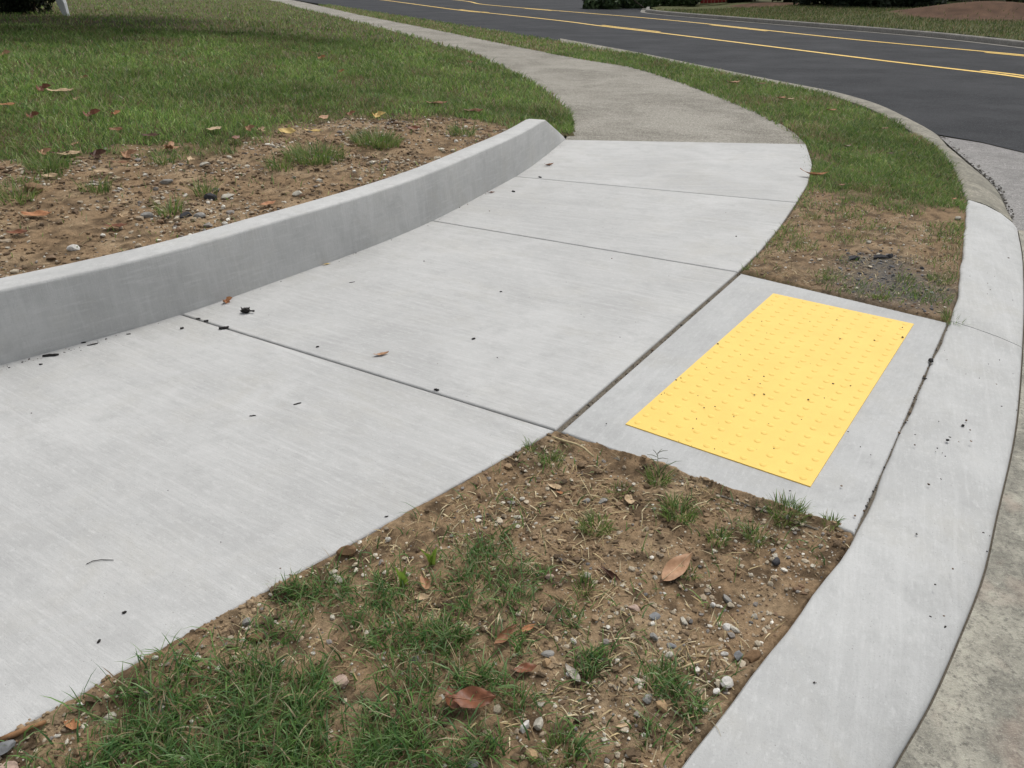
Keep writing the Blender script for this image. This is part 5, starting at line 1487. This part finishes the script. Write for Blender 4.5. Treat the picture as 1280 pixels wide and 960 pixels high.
def grit_along(pl, n, spread, side=0.0, z=0.0, r0=.0016):
    pl = resample(pl, .02); i = RNG.integers(0, len(pl), n)
    gx_.extend(pl[i, 0] + RNG.normal(side, spread, n)); gy_.extend(pl[i, 1] + RNG.normal(0, spread, n)); gz_.extend(np.full(n, z) + pl[i, 2]); gr_.extend(np.clip(r0 * np.exp(RNG.normal(0, .5, n)), .0007, .006))
wx, wy = scatter(2600, -2.2, 1.6, 1.0, 6.5, lambda x, y: (in_poly(x, y, [q[:2] for q in [S1a, S1b, A2b, A2a]]) | in_poly(x, y, [q[:2] for q in [S3a, S3b] + OUT_B[::-1] + [S2b, S1b, S1a, S2a]])) * (.04 + .25 * np.exp(-((x - .25) ** 2 + (y - 3.2) ** 2) / .35)))
gx_.extend(wx); gy_.extend(wy); gz_.extend(np.zeros(len(wx))); gr_.extend(np.clip(.0014 * np.exp(RNG.normal(0, .5, len(wx))), .0007, .005))
grit_along([(p[0] + .03, p[1] - .02, 0) for p in CURB_BASE[6:22]], 170, .016)
grit_along([(p[0] + .015, p[1] - .01, 0) for p in CURB_BASE[6:]], 160, .010)
grit_along([(0.165, 2.277, 0.000), (1.190, 3.850, 0.000)], 200, .005, 0, -.007, .0019)
grit_along([(1.933, 3.160, 0.000), (0.971, 1.741, 0.000)], 210, .005, 0, -.007, .0022)
grit_along([tuple(p) for p in gx[6:-4]], 420, .006, 0, -.02, .0030)
q = [S1a, S1b]; grit_along(q, 60, .003, 0, -.012, .0018)
tx = RNG.uniform(-LEN / 2, LEN / 2, 44); ty = RNG.uniform(-WID / 2, WID / 2, 44)
for a, b in zip(tx, ty):
    w = c0 + ulong * a + ushort * b
    gx_.append(w.x); gy_.append(w.y); gz_.append(.0016); gr_.append(float(np.clip(.0024 * math.exp(random.gauss(0, .45)), .001, .006)))
for k in range(70):
    i = random.randrange(8, nC - 4); f = random.random()
    w = Vector(CI2[i]).lerp(Vector(CO2[i]), f)
    gx_.append(w.x); gy_.append(w.y); gz_.append(w.z + .008 * math.sin(math.pi * f)); gr_.append(float(np.clip(.0022 * math.exp(random.gauss(0, .4)), .001, .005)))
for px_, py_, r_ in PXR:
    gx_.append(px_); gy_.append(py_); gz_.append(.004); gr_.append(r_)
n = len(gx_)
gcol = np.array([[.03, .028, .026]]) * RNG.uniform(.6, 2.2, (n, 1))
brown = RNG.random(n) < .4
gcol[brown] = np.array([.16, .11, .07]) * RNG.uniform(.5, 1.1, (int(brown.sum()), 1))
gravel("grit", np.array(gx_), np.array(gy_), np.array(gz_), np.array(gr_), gcol)
# crumbled edge along the old curb's crack
x0 = [(4.374, 8.204, -0.105), (4.217, 7.674, -0.105), (4.105, 7.272, -0.105), (4.020, 6.939, -0.105), (3.908, 6.493, -0.100), (3.763, 6.014, -0.100), (3.565, 5.550, -0.100), (3.408, 5.222, -0.100)]
pl = resample(x0, .02); i = RNG.integers(0, len(pl), 420); w = np.clip(1.4 - i / len(pl), .35, 1.2)
gravel("crumbled_edge", pl[i, 0] + RNG.normal(.015, .028, 420) * w, pl[i, 1] + RNG.normal(0, .02, 420) * w, pl[i, 2] - .006, np.clip(.006 * np.exp(RNG.normal(0, .5, 420)), .002, .014), np.array([[.075, .07, .06]]) * RNG.uniform(.5, 2.6, (420, 1)))

# ------------------------------------------------------------------ background: post, shrubs, trees, car
M_WHITE = plain("white_painted_wood", (.72, .75, .78), .5, .12, 14)
pb = Vector((-10.444, 20.081, 0.458))
post = empty("white_post", pb)
tag(post, "white painted wooden post standing in the shaded lawn at the top left", "post")
bm = bmesh.new()
lean = Vector((-.16, .02, 0))
secs_p = [(-.15, .055), (0.02, .06), (.25, .085), (1.5, .09), (1.56, .075)]
prev = None
for zz, hw in secs_p:
    o = lean * max(zz, 0)
    ring = [bm.verts.new((o.x + a * hw, o.y + b * hw, zz)) for a, b in ((-1, -.8), (-.8, -1), (.8, -1), (1, -.8), (1, .8), (.8, 1), (-.8, 1), (-1, .8))]
    if prev:
        for k in range(8): bm.faces.new((prev[k], prev[(k + 1) % 8], ring[(k + 1) % 8], ring[k]))
    prev = ring
bm.faces.new(prev)
link("shaft", bm_mesh("shaft", bm), M_WHITE, post)
bm = bmesh.new(); bmesh.ops.create_cone(bm, cap_ends=True, segments=4, radius1=.14, radius2=.01, depth=.10)
cp = link("cap", bm_mesh("cap", bm), M_WHITE, post); cp.location = lean * 1.56 + Vector((0, 0, 1.61)); cp.rotation_euler = (0, 0, R(45))

M_LEAFD = attr_mat("foliage", .6, .3, .2)
M_TRUNK = plain("tree_bark", (.10, .08, .065), .9, .5, 12, .1, None, .8)
def leaf_cloud(name, centers, radii, n, size, cols, rng, parent, squash=1.0):
    ci = rng.choice(len(centers), n, p=np.array(radii) ** 2 / np.sum(np.array(radii) ** 2))
    c = np.array(centers)[ci]; r = np.array(radii)[ci]
    d = rng.normal(0, 1, (n, 3)); d /= np.linalg.norm(d, axis=1)[:, None]
    p = c + d * (r * rng.uniform(.45, 1.05, n) ** .6)[:, None] * np.array([1, 1, squash])
    nrm = d + rng.normal(0, .7, (n, 3)); nrm /= np.linalg.norm(nrm, axis=1)[:, None]
    u = np.cross(nrm, rng.normal(0, 1, (n, 3))); u /= np.linalg.norm(u, axis=1)[:, None]
    v = np.cross(nrm, u)
    s = size * rng.uniform(.6, 1.4, n)[:, None]
    V = np.stack([p - u * s, p + v * s * .5, p + u * s, p - v * s * .5], 1)
    Q = (np.arange(n) * 4)[:, None] + np.arange(4)[None]
    C = cols[rng.integers(0, len(cols), n)] * rng.uniform(.7, 1.3, (n, 1))
    return link(name, np_mesh(name, V.reshape(-1, 3), Q, None, np.repeat(C, 4, 0)), M_LEAFD, parent)
DARKG = np.array([[.022, .034, .016], [.03, .045, .02], [.018, .026, .014]])
MIDG = np.array([[.05, .085, .03], [.065, .10, .035], [.04, .07, .025]])
def tree(base, hgt, tr, crown_c, crown_r, n, size, label, seed, cols=MIDG, wide=1.0):
    rng = np.random.default_rng(seed)
    root = empty("shade_tree", base)
    tag(root, label, "tree")
    bm = bmesh.new()
    tube_bm(bm, [(0, 0, -.3), (0, 0, .05), (.02, .03, .5), (.06, .02, hgt * .3), (.1, -.05, hgt * .6), (.05, .0, hgt * .9)], [tr * 1.9, tr * 1.45, tr, tr * .85, tr * .5, tr * .1], 12)
    for k in range(9):
        a = k * 2.4; z0 = hgt * (.32 + .06 * k); L = crown_r * (.85 - .05 * k)
        tube_bm(bm, [(.06, 0, z0), (math.cos(a) * L * .5, math.sin(a) * L * .5, z0 + L * .28), (math.cos(a) * L, math.sin(a) * L, z0 + L * .40)], [tr * .38, tr * .22, tr * .05], 6)
    link("trunk", bm_mesh("trunk", bm, True), M_TRUNK, root)
    cs, rs = [], []
    for k in range(46):
        d = rng.normal(0, 1, 3); d /= np.linalg.norm(d); f = rng.uniform(.3, 1) ** .5
        cs.append((crown_c[0] + d[0] * crown_r * f * wide, crown_c[1] + d[1] * crown_r * f, crown_c[2] + d[2] * crown_r * .62 * f)); rs.append(crown_r * rng.uniform(.18, .34))
    leaf_cloud("crown", cs, rs, n, size, cols, rng, root, .8)
    return root
tree(Vector((-14.6, 20.5, .7)), 8.5, .30, (5.6, -3.0, 4.3), 4.6, 26000, .17, "broad shade tree over the upper left lawn beyond the white post", 21, wide=1.7)
tb = [(27.492, 49.166, 0.200)][0]
tree(Vector((tb[0], tb[1], float(far_z(np.array([tb[0]]), np.array([tb[1]]))[0]) - .05)), 9.5, .25, (.2, .3, 5.6), 4.6, 15000, .19, "broad tree behind the brown mulch mound across the road, casting shade over it", 22)
tree(Vector((21.0, 38.5, -.1)), 10, .28, (0, 0, 5.4), 4.8, 12000, .21, "tall tree behind the dark hedge across the road", 23)

def shrub(c, rx, ry, h, n, label, seed, cols=DARKG, name="shrub", size=.07, group=None, cat="shrub"):
    rng = np.random.default_rng(seed)
    root = empty(name, c)
    tag(root, label, cat, group)
    cs, rs = [], []
    for k in range(26):
        a = rng.uniform(0, 6.283); f = rng.random() ** .5 * .8
        rr = rng.uniform(.28, .42) * min(rx, ry, h)
        cs.append((rx * f * math.cos(a), ry * f * math.sin(a), rng.uniform(rr * .25, max(h - rr, rr)))); rs.append(rr)
    leaf_cloud("foliage", cs, rs, n, size, cols, rng, root, 1.0)
    bm = bmesh.new()
    for k in range(7):
        a = k * .9; tube_bm(bm, [(.05 * math.cos(a), .05 * math.sin(a), -.1), (rx * .3 * math.cos(a), ry * .3 * math.sin(a), h * .45), (rx * .5 * math.cos(a), ry * .5 * math.sin(a), h * .8)], [.03, .02, .008], 6)
    link("stems", bm_mesh("stems", bm, True), M_TRUNK, root)
def at_far(px_pt, dz=-.04):
    return Vector((px_pt[0], px_pt[1], float(far_z(np.array([px_pt[0]]), np.array([px_pt[1]]))[0]) + dz))
sb = Vector((-11.639, 20.187, 0.487))
shrub((sb.x - .1, sb.y + .75, sb.z - .02), .85, .8, 1.5, 9000, "dark dense evergreen shrub at the top left corner behind the lawn", 31, size=.05)
HG = "dark clipped shrubs across the road"
for k, (p, rx, ry, h, lab) in enumerate([
 ((11.887, 37.187, 0.200), 1.6, 1.0, 1.7, "dark shrub behind the first brown mulch patch across the road"),
 ((12.373, 33.318, 0.200), 1.8, 1.1, 1.6, "dark shrub right of the first mulch patch across the road"),
 ((13.462, 31.841, 0.200), 1.8, 1.1, 1.7, "dark shrub in the middle of the dark row across the road"),
 ((14.479, 31.150, 0.200), 1.5, 1.0, 1.7, "dark shrub meeting the left shoulder of the big mulch mound"),
 ((19.194, 37.672, 0.200), 1.6, 1.0, 1.7, "dark shrub directly behind the big mulch mound"),
 ((19.901, 32.563, 0.200), 1.4, 1.1, 1.7, "dark shrub at the top right corner right of the mulch mound"),
 ((10.566, 38.680, 0.200), 1.1, .8, 1.5, "dark shrub beside the red gate across the road"),
]):
    shrub(at_far(p, -.08), rx, ry, h, 10000, lab, 32 + k, group=HG, size=.08)
shrub(Vector((6.3, 38.0, -.3)), 4.4, 1.2, 1.5, 14000, "dark green hedge along the far bend of the road left of the red gate", 38, MIDG * .9, "hedge", .09, None, "hedge")

# red board gate and slim posts beyond the far lawn
M_RED = plain("red_painted_board", (.40, .03, .025), .55, .25, 8, .4)
M_POST = plain("weathered_grey_post", (.30, .30, .29), .8, .25, 14)
gc = Vector((9.299, 39.604, 0.000))
gate = empty("board_gate", (gc.x, gc.y, -.01), R(-6))
tag(gate, "red painted board gate across the road behind the far lawn", "gate")
NB = 8
for k in range(NB):
    bm = bmesh.new(); box_bm(bm, (-.076, -.014, .02), (.076, .014, 1.35 + .02 * math.sin(k * 2.1)), .006)
    bo = link("board", bm_mesh("board", bm), M_RED, gate); bo.location = ((k - (NB - 1) / 2) * .162, 0, 0)
for zz in (.28, 1.05):
    bm = bmesh.new(); box_bm(bm, (-NB * .081, .014, zz), (NB * .081, .05, zz + .09), .004)
    link("rail", bm_mesh("rail", bm), M_RED, gate)
for k, (px_, lab) in enumerate((((8.050, 39.604, 0.000), "slim grey post left of the red gate, outer one"), ((8.491, 39.604, 0.000), "slim grey post left of the red gate, nearest the boards"), ((10.276, 39.981, 0.000), "slim grey post at the right side of the red gate"))):
    bm = bmesh.new(); box_bm(bm, (-.06, -.06, -.2), (.06, .06, 1.45), .01)
    o = link("grey_post", bm_mesh("grey_post", bm), M_POST); o.location = (px_[0], px_[1], -.01)
    tag(o, lab, "post", "slim posts beside the red gate")
print("objects", len(bpy.data.objects))
